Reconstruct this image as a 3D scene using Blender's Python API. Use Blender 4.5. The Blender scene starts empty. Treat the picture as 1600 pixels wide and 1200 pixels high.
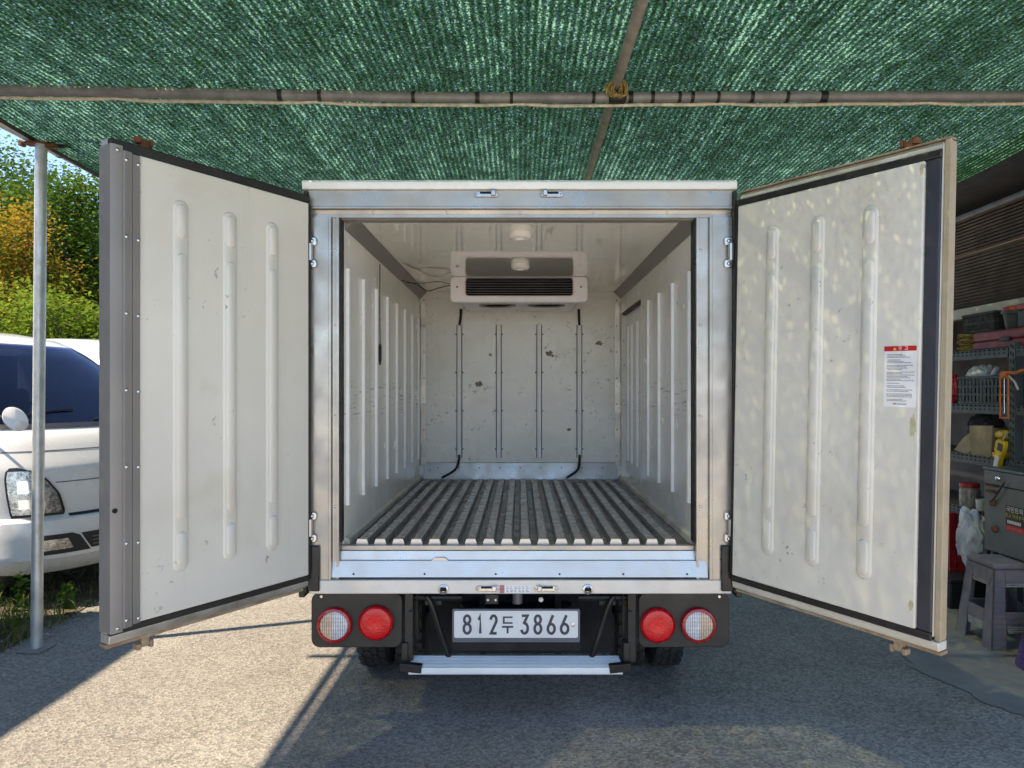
import bpy, math, random
from mathutils import Vector, Matrix, noise as MN
R = math.radians
rnd = random.Random(7)
sc = bpy.context.scene
col = sc.collection

# ---------------------------------------------------------------- camera, sky, sun, exposure
CAMZ = 1.42
cd = bpy.data.cameras.new('camera'); cam = bpy.data.objects.new('camera', cd); col.objects.link(cam)
cam.location = (0, 0, CAMZ); cam.rotation_euler = (R(90), 0, 0)
cd.sensor_width = 36; cd.lens = 24.95; cd.shift_x = -13/1600; cd.shift_y = 12/1600
cd.clip_start = 0.05; cd.clip_end = 600
sc.camera = cam

SUN = Vector((-1.0, -0.36, 1.62)).normalized()
world = bpy.data.worlds.new('World'); sc.world = world; world.use_nodes = True
wn = world.node_tree
sky = wn.nodes.new('ShaderNodeTexSky'); sky.sky_type = 'NISHITA'; sky.sun_disc = False
sky.sun_elevation = math.asin(SUN.z); sky.sun_rotation = math.atan2(SUN.x, SUN.y)
sky.altitude = 2200; sky.air_density = 1.0; sky.dust_density = 0.0; sky.ozone_density = 5.0
bg = wn.nodes['Background']; bg.inputs['Strength'].default_value = 0.10
wn.links.new(sky.outputs[0], bg.inputs['Color'])
sd = bpy.data.lights.new('sun', 'SUN'); sd.energy = 2.25; sd.angle = R(0.7); sd.color = (1.0, 0.93, 0.82)
sun = bpy.data.objects.new('sun', sd); col.objects.link(sun)
sun.rotation_euler = (-SUN).to_track_quat('-Z', 'Y').to_euler(); sun.location = (-6, -4, 12)
vs = sc.view_settings
vs.view_transform = 'Standard'; vs.look = 'None'; vs.gamma = 1; vs.exposure = 2.12; vs.use_curve_mapping = False
vs.use_white_balance = True; vs.white_balance_temperature = 7700; vs.white_balance_tint = 12
sc.render.engine = 'CYCLES'
cy = sc.cycles
cy.max_bounces = 7; cy.diffuse_bounces = 6; cy.glossy_bounces = 4; cy.transmission_bounces = 4; cy.transparent_max_bounces = 6
cy.use_adaptive_sampling = True; cy.adaptive_threshold = .02
cy.use_denoising = True; cy.caustics_reflective = False; cy.caustics_refractive = False; cy.sample_clamp_indirect = 8

# ---------------------------------------------------------------- material helpers
MATS = {}
def newmat(name):
    m = bpy.data.materials.new(name); m.use_nodes = True; MATS[name] = m
    return m, m.node_tree, m.node_tree.nodes['Principled BSDF']
def nd(nt, typ, **kw):
    n = nt.nodes.new(typ)
    for k, v in kw.items(): setattr(n, k, v)
    return n
def mixc(nt, fac, a, b, mode='MIX'):
    n = nd(nt, 'ShaderNodeMix', data_type='RGBA', blend_type=mode)
    for s, v in ((0, fac), (6, a), (7, b)):
        if hasattr(v, 'is_linked') or hasattr(v, 'links'): nt.links.new(v, n.inputs[s])
        elif s == 0: n.inputs[0].default_value = v
        else: n.inputs[s].default_value = (*v[:3], 1)
    return n.outputs[2]
def noise(nt, vec, scale, detail=5, rough=.55, dist=0):
    n = nd(nt, 'ShaderNodeTexNoise'); n.inputs['Scale'].default_value = scale; n.inputs['Detail'].default_value = detail
    n.inputs['Roughness'].default_value = rough; n.inputs['Distortion'].default_value = dist
    nt.links.new(vec, n.inputs['Vector']); return n.outputs['Fac']
def mrange(nt, v, a, b, c=0., d=1., smooth=False):
    n = nd(nt, 'ShaderNodeMapRange')
    if smooth: n.interpolation_type = 'SMOOTHSTEP'
    for i, x in enumerate((a, b, c, d)): n.inputs[i+1].default_value = x
    nt.links.new(v, n.inputs[0]); return n.outputs[0]
def mth(nt, op, a, b=None, c=None):
    n = nd(nt, 'ShaderNodeMath', operation=op)
    for i, x in enumerate((a, b, c)):
        if x is None: continue
        if hasattr(x, 'links'): nt.links.new(x, n.inputs[i])
        else: n.inputs[i].default_value = x
    return n.outputs[0]
def objco(nt, scale=None):
    t = nd(nt, 'ShaderNodeTexCoord').outputs['Object']
    if scale:
        m = nd(nt, 'ShaderNodeMapping'); m.inputs['Scale'].default_value = scale
        nt.links.new(t, m.inputs['Vector']); return m.outputs[0]
    return t
def pm(name, c, rough=.5, metal=0., var=.12, vs_=5., dirt=None, dscale=3., dthr=.58, damt=.7, bump=0., bscale=60., spec=.5, coat=0., rvar=.1, stretch=None):
    m, nt, b = newmat(name)
    v = objco(nt, stretch)
    f = noise(nt, v, vs_, 6)
    lo = tuple(x*(1-var*2) for x in c); hi = tuple(min(1, x*(1+var)) for x in c)
    cc = mixc(nt, mrange(nt, f, .3, .7), lo, hi)
    if dirt:
        g = noise(nt, v, dscale, 8, .68)
        cc = mixc(nt, mrange(nt, g, dthr-.04, dthr+.2, 0, damt), cc, dirt)
    nt.links.new(cc, b.inputs['Base Color'])
    b.inputs['Metallic'].default_value = metal
    nt.links.new(mrange(nt, noise(nt, v, vs_*2.3, 5), .3, .7, max(.02, rough-rvar), min(1, rough+rvar)), b.inputs['Roughness'])
    b.inputs['Specular IOR Level'].default_value = spec
    b.inputs['Coat Weight'].default_value = coat; b.inputs['Coat Roughness'].default_value = .08
    if bump:
        bn = nd(nt, 'ShaderNodeBump'); bn.inputs['Strength'].default_value = bump; bn.inputs['Distance'].default_value = .004
        nt.links.new(noise(nt, v, bscale, 4), bn.inputs['Height']); nt.links.new(bn.outputs[0], b.inputs['Normal'])
    return m

pm('cream_alu', (.70, .68, .64), .42, .3, .08, 4, (.42, .38, .32), 7, .62, .4, .05, 30)
pm('aluminium', (.46, .43, .385), .38, .7, .10, 4, (.42, .40, .36), 3, .68, .3, .05, 30, rvar=.14)
pm('bright_aluminium', (.57, .555, .535), .34, .7, .03, 5, (.42, .41, .40), 6, .7, .3, rvar=.1)
pm('dirty_aluminium', (.60, .58, .53), .45, .6, .14, 5, (.24, .19, .13), 4, .52, .75, .08, 40)
pm('grey_strip', (.235, .22, .205), .48, .25, .06, 3, (.12, .11, .10), 9, .66, .4)
pm('rail_white', (.82, .82, .80), .4, .0, .06, 6, (.3, .28, .25), 14, .68, .5)
pm('rusty_edge', (.42, .34, .24), .7, .1, .2, 8, (.20, .09, .035), 6, .47, .85, .2, 60)
pm('tan_frame', (.60, .57, .48), .5, .1, .12, 4, (.36, .26, .15), 5, .55, .7, .1, 40)
pm('edge_tan', (.44, .37, .26), .6, .1, .15, 5, (.24, .15, .07), 5, .5, .7, .1, 40)
pm('cream_frame', (.64, .61, .52), .5, .1, .1, 4, (.42, .33, .20), 5, .58, .6, .05, 40)
pm('rust', (.20, .075, .03), .85, 0, .3, 25, (.07, .03, .02), 30, .5, .7, .4, 120)
pm('gasket', (.016, .015, .014), .55, 0, .2, 12, (.07, .06, .05), 6, .62, .5)
pm('gasket_blue', (.035, .037, .048), .42, 0, .15, 5, (.08, .08, .08), 6, .66, .4)
pm('black_paint', (.012, .012, .013), .38, 0, .2, 8, (.07, .06, .05), 5, .58, .5)
pm('black_panel', (.036, .031, .025), .5, 0, .15, 5, (.09, .08, .07), 6, .6, .5)
pm('black_matte', (.02, .02, .021), .8, 0, .2, 8)
pm('rubber', (.035, .034, .034), .75, 0, .2, 10, (.10, .095, .085), 7, .54, .6, .2, 90)
pm('floor_pan', (.19, .175, .15), .30, .4, .25, 5, (.07, .06, .045), 3.5, .45, .75, .15, 50)
pm('rib_side', (.30, .29, .27), .4, .4, .15, 6)
pm('floor_rib', (.50, .49, .47), .27, .75, .12, 6, (.28, .26, .22), 5, .55, .4, .03, 40)
pm('steel', (.62, .62, .62), .28, .95, .1, 20)
pm('galvanised', (.56, .58, .58), .40, .55, .14, 9, (.40, .40, .38), 16, .6, .5, .05, 60)
pm('pipe_grey', (.235, .235, .24), .55, .3, .15, 14, (.20, .11, .07), 5, .66, .6, .1, 60)
pm('pipe_worn', (.34, .31, .27), .6, .2, .18, 14, (.20, .15, .10), 8, .58, .6, .1, 60)
pm('cord_cream', (.62, .56, .44), .85, 0, .2, 30, (.35, .24, .14), 10, .6, .6)
pm('tie_black', (.008, .008, .008), .5)
pm('rope_brass', (.40, .29, .10), .6, .1, .3, 60, (.1, .07, .03), 40, .55, .8)
pm('unit_white', (.86, .82, .86), .35, 0, .05, 5, (.4, .37, .36), 8, .66, .4)
pm('lamp_white', (.92, .92, .88), .4)
pm('vent_brown', (.30, .25, .18), .7, 0, .3, 40, (.06, .05, .04), 60, .5, .8)
pm('dark_void', (.006, .006, .006), .9)
pm('bumper_white', (.80, .81, .79), .42, .1, .05, 4, (.45, .44, .40), 6, .63, .5)
pm('plate_white', (.80, .80, .78), .35, 0, .04, 8, (.5, .5, .48), 12, .68, .3)
pm('plate_ink', (.055, .06, .085), .4)
pm('plate_frame', (.13, .14, .17), .4, .2)
pm('label_white', (.80, .80, .80), .4, 0, .03)
pm('label_red', (.55, .01, .02), .4, 0, .04)
pm('label_pink', (.60, .20, .22), .4, 0, .15, 40)
pm('label_yellow', (.85, .55, .03), .4, 0, .05)
pm('print_grey', (.14, .14, .15), .6)
pm('glue', (.55, .51, .33), .6, 0, .2, 30, (.40, .36, .22), 20, .5, .6)
pm('fan_rim', (.45, .41, .34), .5, .3, .2, 60, (.12, .10, .07), 50, .5, .6)
pm('vent_grey', (.14, .14, .14), .4, .3)
pm('unit_shell', (.66, .62, .66), .35)

def painted(name, c, rough, marks, mcol=(.10, .09, .075), band=None, coat=0., chips=False, dense=.48):
    """painted sheet metal with scuffs; marks = threshold of the scuff noise; band = (axis, lo, hi) of a rubbed belt"""
    m, nt, b = newmat(name)
    v = objco(nt)
    f = noise(nt, v, 1.6, 5)
    cc = mixc(nt, mrange(nt, f, .3, .7), tuple(x*.90 for x in c), tuple(min(1, x*1.05) for x in c))
    g = noise(nt, v, 2.6, 7, .6, .5)
    cc = mixc(nt, mrange(nt, g, .56, .72, 0, .45), cc, tuple(x*k for x, k in zip(c, (.78, .74, .62))))
    # small scuffs, a few long scratches
    h = noise(nt, v, 22, 6, .75)
    k = noise(nt, v, 3.2, 3)
    sc_ = mth(nt, 'MULTIPLY', mrange(nt, h, marks, marks+.05), mrange(nt, k, dense, dense+.1))
    cc = mixc(nt, mth(nt, 'MULTIPLY', sc_, .75), cc, mcol)
    if chips:
        cc = mixc(nt, mth(nt, 'MULTIPLY', mrange(nt, noise(nt, v, 17, 5, .7), .64, .68), mrange(nt, noise(nt, v, 2.2, 3), .45, .6)), cc, (.88, .88, .86))
    v2 = objco(nt, (2, 2, 40))
    s2 = noise(nt, v2, 2.1, 6, .8)
    cc = mixc(nt, mth(nt, 'MULTIPLY', mrange(nt, s2, .735, .75), mrange(nt, noise(nt, v, 5, 2), .5, .6)), cc, tuple(x*.4 for x in c))
    dr_ = noise(nt, objco(nt, (16, 16, .7)), 1., 5, .6)
    cc = mixc(nt, mth(nt, 'MULTIPLY', mrange(nt, dr_, .60, .74, 0, .22), mrange(nt, noise(nt, v, 1.1, 3), .4, .6)), cc, (.33, .28, .19))
    if band:
        sx = nd(nt, 'ShaderNodeSeparateXYZ'); nt.links.new(v, sx.inputs[0])
        bz = sx.outputs[band[0]]
        lo, hi = band[1], band[2]
        msk = mth(nt, 'MULTIPLY', mrange(nt, bz, lo-.03, lo+.02, smooth=True), mrange(nt, bz, hi-.02, hi+.03, 1, 0, smooth=True))
        n2 = noise(nt, objco(nt, (2.6, 2.6, 46)), 1.7, 6, .75)
        cc = mixc(nt, mth(nt, 'MULTIPLY', msk, mrange(nt, n2, .56, .64, 0, .9)), cc, (.03, .03, .028))
    nt.links.new(cc, b.inputs['Base Color'])
    nt.links.new(mrange(nt, noise(nt, v, 6, 5), .35, .7, max(.02, rough-.06), rough+(.08 if rough > .1 else .02)), b.inputs['Roughness'])
    b.inputs['Coat Weight'].default_value = coat; b.inputs['Coat Roughness'].default_value = .05
    bn = nd(nt, 'ShaderNodeBump'); bn.inputs['Strength'].default_value = .05; bn.inputs['Distance'].default_value = .01
    nt.links.new(noise(nt, v, 3.5, 3), bn.inputs['Height']); nt.links.new(bn.outputs[0], b.inputs['Normal'])
    return m
painted('wall_paint', (.81, .80, .745), .20, .62, band=(2, 1.30, 1.46))
painted('back_paint', (.82, .81, .75), .28, .585, (.30, .26, .18), chips=True, dense=.44)
painted('ceiling_paint', (.82, .805, .735), .03, .72, coat=1.)
painted('door_paint', (.67, .645, .575), .34, .63)
painted('outer_paint', (.75, .75, .74), .3, .74)
m, nt, b = newmat('cove_grey'); b.inputs['Base Color'].default_value = (.24, .23, .21, 1); b.inputs['Roughness'].default_value = .45; b.inputs['Metallic'].default_value = .3

# shade net: knitted green tape with tiny holes (the broad tone lives in the mesh attribute "tone")
m, nt, b = newmat('shade_net'); nt.nodes.remove(b)
out = nt.nodes['Material Output']
v = objco(nt)
sx = nd(nt, 'ShaderNodeSeparateXYZ'); nt.links.new(v, sx.inputs[0])
tone = nd(nt, 'ShaderNodeAttribute', attribute_name='tone').outputs['Fac']
NC = 5/.029
cx = mth(nt, 'FLOOR', mth(nt, 'MULTIPLY', sx.outputs[0], NC))
wn1 = nd(nt, 'ShaderNodeTexWhiteNoise', noise_dimensions='1D'); nt.links.new(cx, wn1.inputs['W'])
cyy = mth(nt, 'FLOOR', mth(nt, 'MULTIPLY_ADD', sx.outputs[1], 115., wn1.outputs['Value']))
cmb = nd(nt, 'ShaderNodeCombineXYZ'); nt.links.new(cx, cmb.inputs[0]); nt.links.new(cyy, cmb.inputs[1])
wn2 = nd(nt, 'ShaderNodeTexWhiteNoise', noise_dimensions='2D'); nt.links.new(cmb.outputs[0], wn2.inputs['Vector'])
sp = nd(nt, 'ShaderNodeSeparateColor'); nt.links.new(wn2.outputs['Color'], sp.inputs[0])
colx = mth(nt, 'FRACT', mth(nt, 'MULTIPLY', sx.outputs[0], 1/.029))
rib = mrange(nt, mth(nt, 'ABSOLUTE', mth(nt, 'SUBTRACT', colx, .5)), .1, .42, 1., 0.)
r = mth(nt, 'ADD', mth(nt, 'MULTIPLY', sp.outputs[0], .54), mth(nt, 'MULTIPLY', rib, .38))
r = mth(nt, 'ADD', r, tone)
cr = nd(nt, 'ShaderNodeValToRGB'); nt.links.new(r, cr.inputs[0])
e = cr.color_ramp.elements
e[0].position = .15; e[0].color = (.006, .015, .007, 1); e[1].position = 1.0; e[1].color = (.21, .39, .27, 1)
x = e.new(.50); x.color = (.008, .026, .012, 1)
x = e.new(.78); x.color = (.027, .088, .046, 1)
df = nd(nt, 'ShaderNodeBsdfDiffuse'); tr = nd(nt, 'ShaderNodeBsdfTranslucent'); tp = nd(nt, 'ShaderNodeBsdfTransparent')
nt.links.new(cr.outputs[0], df.inputs[0]); nt.links.new(cr.outputs[0], tr.inputs[0])
tp.inputs[0].default_value = (.88, 1., .68, 1)
m1 = nd(nt, 'ShaderNodeMixShader'); m1.inputs[0].default_value = .62; nt.links.new(df.outputs[0], m1.inputs[1]); nt.links.new(tr.outputs[0], m1.inputs[2])
hole = mth(nt, 'MULTIPLY', mth(nt, 'GREATER_THAN', mth(nt, 'ADD', sp.outputs[1], mth(nt, 'MULTIPLY', tone, .55)), .62), .085)
hole = mth(nt, 'MAXIMUM', hole, mth(nt, 'MULTIPLY', mth(nt, 'GREATER_THAN', mth(nt, 'ADD', sp.outputs[2], mth(nt, 'MULTIPLY', tone, .05)), .982), .5))
m2 = nd(nt, 'ShaderNodeMixShader'); nt.links.new(hole, m2.inputs[0]); nt.links.new(m1.outputs[0], m2.inputs[1]); nt.links.new(tp.outputs[0], m2.inputs[2])
nt.links.new(m2.outputs[0], out.inputs[0])

# asphalt yard
m, nt, b = newmat('asphalt')
v = objco(nt)
sx = nd(nt, 'ShaderNodeSeparateXYZ'); nt.links.new(v, sx.inputs[0])
vo = nd(nt, 'ShaderNodeTexVoronoi'); vo.inputs['Scale'].default_value = 95; nt.links.new(v, vo.inputs['Vector'])
sp = nd(nt, 'ShaderNodeSeparateColor'); nt.links.new(vo.outputs['Color'], sp.inputs[0])
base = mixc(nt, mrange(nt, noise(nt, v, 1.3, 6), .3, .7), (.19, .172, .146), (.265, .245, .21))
dark = mixc(nt, mrange(nt, noise(nt, v, 1.8, 6, .65), .35, .7), (.33, .285, .235), (.45, .398, .335))  # canopy side, paler than base: lift of the shade painted into the colour
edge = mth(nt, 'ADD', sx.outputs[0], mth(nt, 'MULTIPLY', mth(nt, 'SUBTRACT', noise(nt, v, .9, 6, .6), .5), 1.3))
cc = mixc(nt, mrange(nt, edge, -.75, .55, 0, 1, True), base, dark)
cc = mixc(nt, mrange(nt, noise(nt, v, 4.5, 7, .7), .62, .74, 0, .35), cc, (.07, .068, .066))
cc = mixc(nt, mrange(nt, noise(nt, v, 3.1, 7, .7, .6), .62, .75, 0, .35), cc, (.36, .34, .31))
grain = mth(nt, 'MULTIPLY_ADD', sp.outputs[0], .75, .62)
g2 = mth(nt, 'MULTIPLY', grain, mrange(nt, noise(nt, v, 260, 3), .3, .7, .8, 1.2))
wv_ = nd(nt, 'ShaderNodeTexVoronoi', feature='DISTANCE_TO_EDGE'); wv_.inputs['Scale'].default_value = .75
dst = nd(nt, 'ShaderNodeVectorMath', operation='ADD'); nt.links.new(v, dst.inputs[0])
nz_ = nd(nt, 'ShaderNodeTexNoise'); nz_.inputs['Scale'].default_value = 3.; nz_.inputs['Detail'].default_value = 4; nt.links.new(v, nz_.inputs['Vector'])
sc_n = nd(nt, 'ShaderNodeVectorMath', operation='SCALE'); sc_n.inputs['Scale'].default_value = .5; nt.links.new(nz_.outputs['Color'], sc_n.inputs[0]); nt.links.new(sc_n.outputs[0], dst.inputs[1]); nt.links.new(dst.outputs[0], wv_.inputs['Vector'])
crk = mth(nt, 'MULTIPLY', mrange(nt, wv_.outputs['Distance'], .003, .009, 1, 0), mrange(nt, noise(nt, v, .8, 2), .5, .6))
cc = mixc(nt, mth(nt, 'MULTIPLY', crk, .3), cc, (.03, .03, .03))
oil = mth(nt, 'MULTIPLY', mrange(nt, noise(nt, v, 2.3, 5, .6, 1.), .60, .68), mrange(nt, noise(nt, v, .45, 2), .45, .55))
cc = mixc(nt, mth(nt, 'MULTIPLY', oil, .35), cc, (.05, .05, .05))
trk = mrange(nt, mth(nt, 'ABSOLUTE', mth(nt, 'SUBTRACT', mth(nt, 'ABSOLUTE', mth(nt, 'MULTIPLY_ADD', noise(nt, v, 1.2, 3), .12, sx.outputs[0])), .70)), .07, .17, 1, 0)
cc = mixc(nt, mth(nt, 'MULTIPLY', trk, mrange(nt, noise(nt, v, 7, 6, .7), .4, .65, 0, .4)), cc, (.09, .088, .086))
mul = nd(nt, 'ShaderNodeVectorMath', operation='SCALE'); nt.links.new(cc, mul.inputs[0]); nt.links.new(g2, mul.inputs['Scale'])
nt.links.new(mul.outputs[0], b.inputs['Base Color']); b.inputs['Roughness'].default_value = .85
bn = nd(nt, 'ShaderNodeBump'); bn.inputs['Strength'].default_value = .6; bn.inputs['Distance'].default_value = .006
hh = mth(nt, 'ADD', vo.outputs['Distance'], noise(nt, v, 60, 4)); nt.links.new(hh, bn.inputs['Height']); nt.links.new(bn.outputs[0], b.inputs['Normal'])
pm('bounce_pale', (.58, .53, .46), .85, 0, .1, 1.5, (.34, .31, .27), 1.2, .55, .6, .3, 60)  # kept pale so the added ground behind the camera bounces more light
pm('concrete', (.38, .345, .30), .85, 0, .12, 4, (.26, .235, .205), 3, .52, .6, .5, 60)
pm('soil', (.11, .085, .055), .95, 0, .3, 8, (.05, .045, .025), 5, .5, .7, .8, 30)

def leafmat(name, a, bcol, tl=.45):
    m, nt, b = newmat(name); nt.nodes.remove(b); out = nt.nodes['Material Output']
    g = nd(nt, 'ShaderNodeNewGeometry'); 
    c = mixc(nt, g.outputs['Random Per Island'], a, bcol)
    c = mixc(nt, mrange(nt, noise(nt, objco(nt), .9, 3), .35, .65, 0, .5), c, tuple(x*.55 for x in a))
    d = nd(nt, 'ShaderNodeBsdfDiffuse'); t = nd(nt, 'ShaderNodeBsdfTranslucent'); nt.links.new(c, d.inputs[0]); nt.links.new(c, t.inputs[0])
    mx = nd(nt, 'ShaderNodeMixShader'); mx.inputs[0].default_value = tl
    nt.links.new(d.outputs[0], mx.inputs[1]); nt.links.new(t.outputs[0], mx.inputs[2]); nt.links.new(mx.outputs[0], out.inputs[0])
leafmat('leaf_green', (.07, .15, .025), (.16, .25, .04))
leafmat('leaf_dark', (.03, .075, .018), (.07, .13, .03))
leafmat('leaf_yellow', (.33, .22, .03), (.48, .33, .05))
leafmat('leaf_lime', (.12, .20, .02), (.27, .34, .05))
leafmat('grass', (.09, .14, .03), (.30, .28, .12), .3)
pm('bark', (.10, .075, .055), .9, 0, .3, 12, bump=.6, bscale=30)

def lensmat(name, c, rough=.12, coat=.8, fine=0, orange=False):
    m, nt, b = newmat(name)
    v = objco(nt); sx = nd(nt, 'ShaderNodeSeparateXYZ'); nt.links.new(v, sx.inputs[0])
    if orange is not False:
        wx = mth(nt, 'ABSOLUTE', mth(nt, 'SINE', mth(nt, 'MULTIPLY', sx.outputs[0], 330.)))
        wz = mth(nt, 'ABSOLUTE', mth(nt, 'SINE', mth(nt, 'MULTIPLY', sx.outputs[2], 190.)))
        p = mth(nt, 'MULTIPLY', mth(nt, 'POWER', wx, .6), mth(nt, 'MULTIPLY_ADD', mth(nt, 'POWER', wz, .4), .5, .5))
        p = mth(nt, 'MULTIPLY', p, mrange(nt, noise(nt, v, 26, 3), .3, .7, .6, 1.1))
        clear = mixc(nt, p, (.20, .21, .22), (.88, .89, .9))
        amb = mixc(nt, p, (.30, .15, .08), (.86, .66, .50))
        side = mth(nt, 'GREATER_THAN', mth(nt, 'MULTIPLY', sx.outputs[0], orange), .004)
        cc = mixc(nt, side, clear, amb)
        bn = nd(nt, 'ShaderNodeBump'); bn.inputs['Strength'].default_value = .7; bn.inputs['Distance'].default_value = .004
        nt.links.new(p, bn.inputs['Height']); nt.links.new(bn.outputs[0], b.inputs['Normal'])
        nt.links.new(cc, b.inputs['Base Color'])
    else:
        rr = mth(nt, 'SQRT', mth(nt, 'ADD', mth(nt, 'POWER', sx.outputs[0], 2), mth(nt, 'POWER', sx.outputs[2], 2)))
        w = mth(nt, 'FRACT', mth(nt, 'MULTIPLY', rr, 1/.008))
        cc = mixc(nt, mrange(nt, rr, .025, .034), tuple(min(1, x*1.25) for x in c), tuple(x*.9 for x in c))  # lighter centre: bulb hot spot painted into the lens colour
        nt.links.new(mixc(nt, mth(nt, 'MULTIPLY', mrange(nt, w, .5, 1), .6), cc, tuple(x*.4 for x in c)), b.inputs['Base Color'])
        vf = nd(nt, 'ShaderNodeTexVoronoi'); vf.inputs['Scale'].default_value = 150; nt.links.new(v, vf.inputs['Vector'])
        bn = nd(nt, 'ShaderNodeBump'); bn.inputs['Strength'].default_value = .3; bn.inputs['Distance'].default_value = .003
        nt.links.new(mth(nt, 'ADD', w, mth(nt, 'MULTIPLY', vf.outputs['Distance'], 1.2)), bn.inputs['Height']); nt.links.new(bn.outputs[0], b.inputs['Normal'])
    b.inputs['Roughness'].default_value = rough + .1; b.inputs['Coat Weight'].default_value = coat; b.inputs['Coat Roughness'].default_value = .05
    return m
lensmat('lens_red', (.88, .006, .012), coat=.25); lensmat('lens_clear_a', (.8, .8, .8), orange=-1.); lensmat('lens_clear_b', (.8, .8, .8), orange=1.)
pm('rim_red', (.42, .008, .015), .25, 0, .05, 20, coat=.5)

# vehicle and workshop materials
pm('car_white', (.72, .72, .71), .28, 0, .02, 3, coat=.8, rvar=.04)
m, nt, b = newmat('car_glass'); nt.nodes.remove(b); tg = nd(nt, 'ShaderNodeBsdfTransparent'); tg.inputs[0].default_value = (.16, .18, .30, 1); gg = nd(nt, 'ShaderNodeBsdfGlossy'); gg.inputs['Roughness'].default_value = .02; gg.inputs[0].default_value = (.55, .6, .75, 1)
fr_ = nd(nt, 'ShaderNodeFresnel'); fr_.inputs[0].default_value = 1.5; mg = nd(nt, 'ShaderNodeMixShader'); nt.links.new(fr_.outputs[0], mg.inputs[0]); nt.links.new(tg.outputs[0], mg.inputs[1]); nt.links.new(gg.outputs[0], mg.inputs[2]); nt.links.new(mg.outputs[0], nt.nodes['Material Output'].inputs[0])
pm('seat_cloth', (.30, .25, .33), .8)
pm('car_black', (.018, .018, .02), .5)
pm('chrome', (.75, .76, .78), .12, 1., .05, 30)
m, nt, b = newmat('headlamp_lens'); b.inputs['Base Color'].default_value = (.95, .95, .95, 1); b.inputs['Roughness'].default_value = .02; b.inputs['Transmission Weight'].default_value = 1.; b.inputs['IOR'].default_value = 1.1
pm('reflector', (.62, .62, .60), .2, .85, .3, 35, (.2, .2, .2), 30, .5, .7, .5, 60)
pm('brown_tin', (.052, .036, .031), .55, .2, .15, 3)
pm('dark_tin', (.045, .043, .04), .7, .1, .15, 3)
pm('lintel_paint', (.50, .48, .43), .6, 0, .1, 4, (.25, .22, .18), 5, .6, .6)
pm('plaster', (.10, .095, .09), .9, 0, .2, 3, (.12, .11, .1), 2, .5, .6, .3, 30)
pm('block_wall', (.36, .35, .33), .9, 0, .15, 3, (.2, .19, .17), 3, .55, .6, .5, 40)
pm('shelf_steel', (.075, .092, .10), .5, .2, .15, 9, (.20, .13, .08), 10, .68, .5)
pm('shelf_board', (.12, .095, .07), .7, 0, .2, 6)
pm('basket_grey', (.07, .075, .085), .6, 0, .2, 30)
pm('case_pink', (.26, .045, .06), .5, 0, .15, 9, (.42, .25, .2), 14, .6, .5)
pm('lid_red', (.45, .05, .035), .45, 0, .15, 20, (.6, .4, .35), 20, .62, .5)
pm('toolbox_black', (.02, .024, .024), .45, 0, .2, 9)
pm('bucket_green', (.055, .07, .065), .5, 0, .15, 9)
pm('wire_yellow', (.36, .24, .06), .5, 0, .3, 40)
pm('crate_green', (.018, .042, .038), .5, 0, .15, 9)
pm('bag_white', (.72, .72, .74), .45, 0, .08, 12, bump=.6, bscale=40)
pm('bag_blue', (.10, .22, .50), .4, 0, .2, 14)
pm('gun_orange', (.62, .16, .03), .5, .1, .2, 20, (.35, .1, .03), 20, .58, .6)
pm('cardboard', (.36, .27, .17), .85, 0, .12, 8)
pm('pouch_grey', (.06, .058, .068), .8, 0, .2, 12, bump=.5, bscale=60)
pm('tool_yellow', (.75, .45, .02), .45, 0, .1, 20, (.2, .12, .02), 20, .66, .6)
pm('tool_dark', (.03, .03, .032), .5, 0, .2, 20)
pm('chest_steel', (.125, .15, .158), .42, .3, .12, 4, (.10, .10, .10), 6, .6, .5)
pm('red_plastic', (.42, .02, .03), .4, 0, .1, 10)
pm('clear_plastic', (.30, .28, .27), .2, 0, .3, 30)
pm('bag_print', (.55, .56, .60), .35, 0, .2, 9, (.16, .28, .45), 7, .5, .9, .5, 30)
pm('stool_grey', (.34, .30, .33), .55, 0, .1, 9, (.28, .25, .26), 20, .6, .4)
pm('stool_light', (.42, .40, .38), .6, 0, .1, 30)
pm('stool_purple', (.16, .07, .28), .45, 0, .1, 10)
pm('sticker_black', (.01, .01, .012), .4)
pm('sticker_yellow', (.62, .55, .03), .4)
M = MATS

# weave bump for the stool
for nme, sxz in (('stool_grey', (10, 10, 150)), ('stool_light', (140, 140, 90)), ('basket_grey', (150, 150, 120)), ('stool_purple', (2, 2, 120))):
    nt = M[nme].node_tree; b = nt.nodes['Principled BSDF']
    wv = nd(nt, 'ShaderNodeTexWave'); wv.bands_direction = 'Z'; wv.inputs['Scale'].default_value = .32; wv.inputs['Distortion'].default_value = .6
    nt.links.new(objco(nt, sxz), wv.inputs['Vector'])
    bn = nd(nt, 'ShaderNodeBump'); bn.inputs['Strength'].default_value = .9; bn.inputs['Distance'].default_value = .006
    nt.links.new(wv.outputs['Fac'], bn.inputs['Height']); nt.links.new(bn.outputs[0], b.inputs['Normal'])

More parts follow.
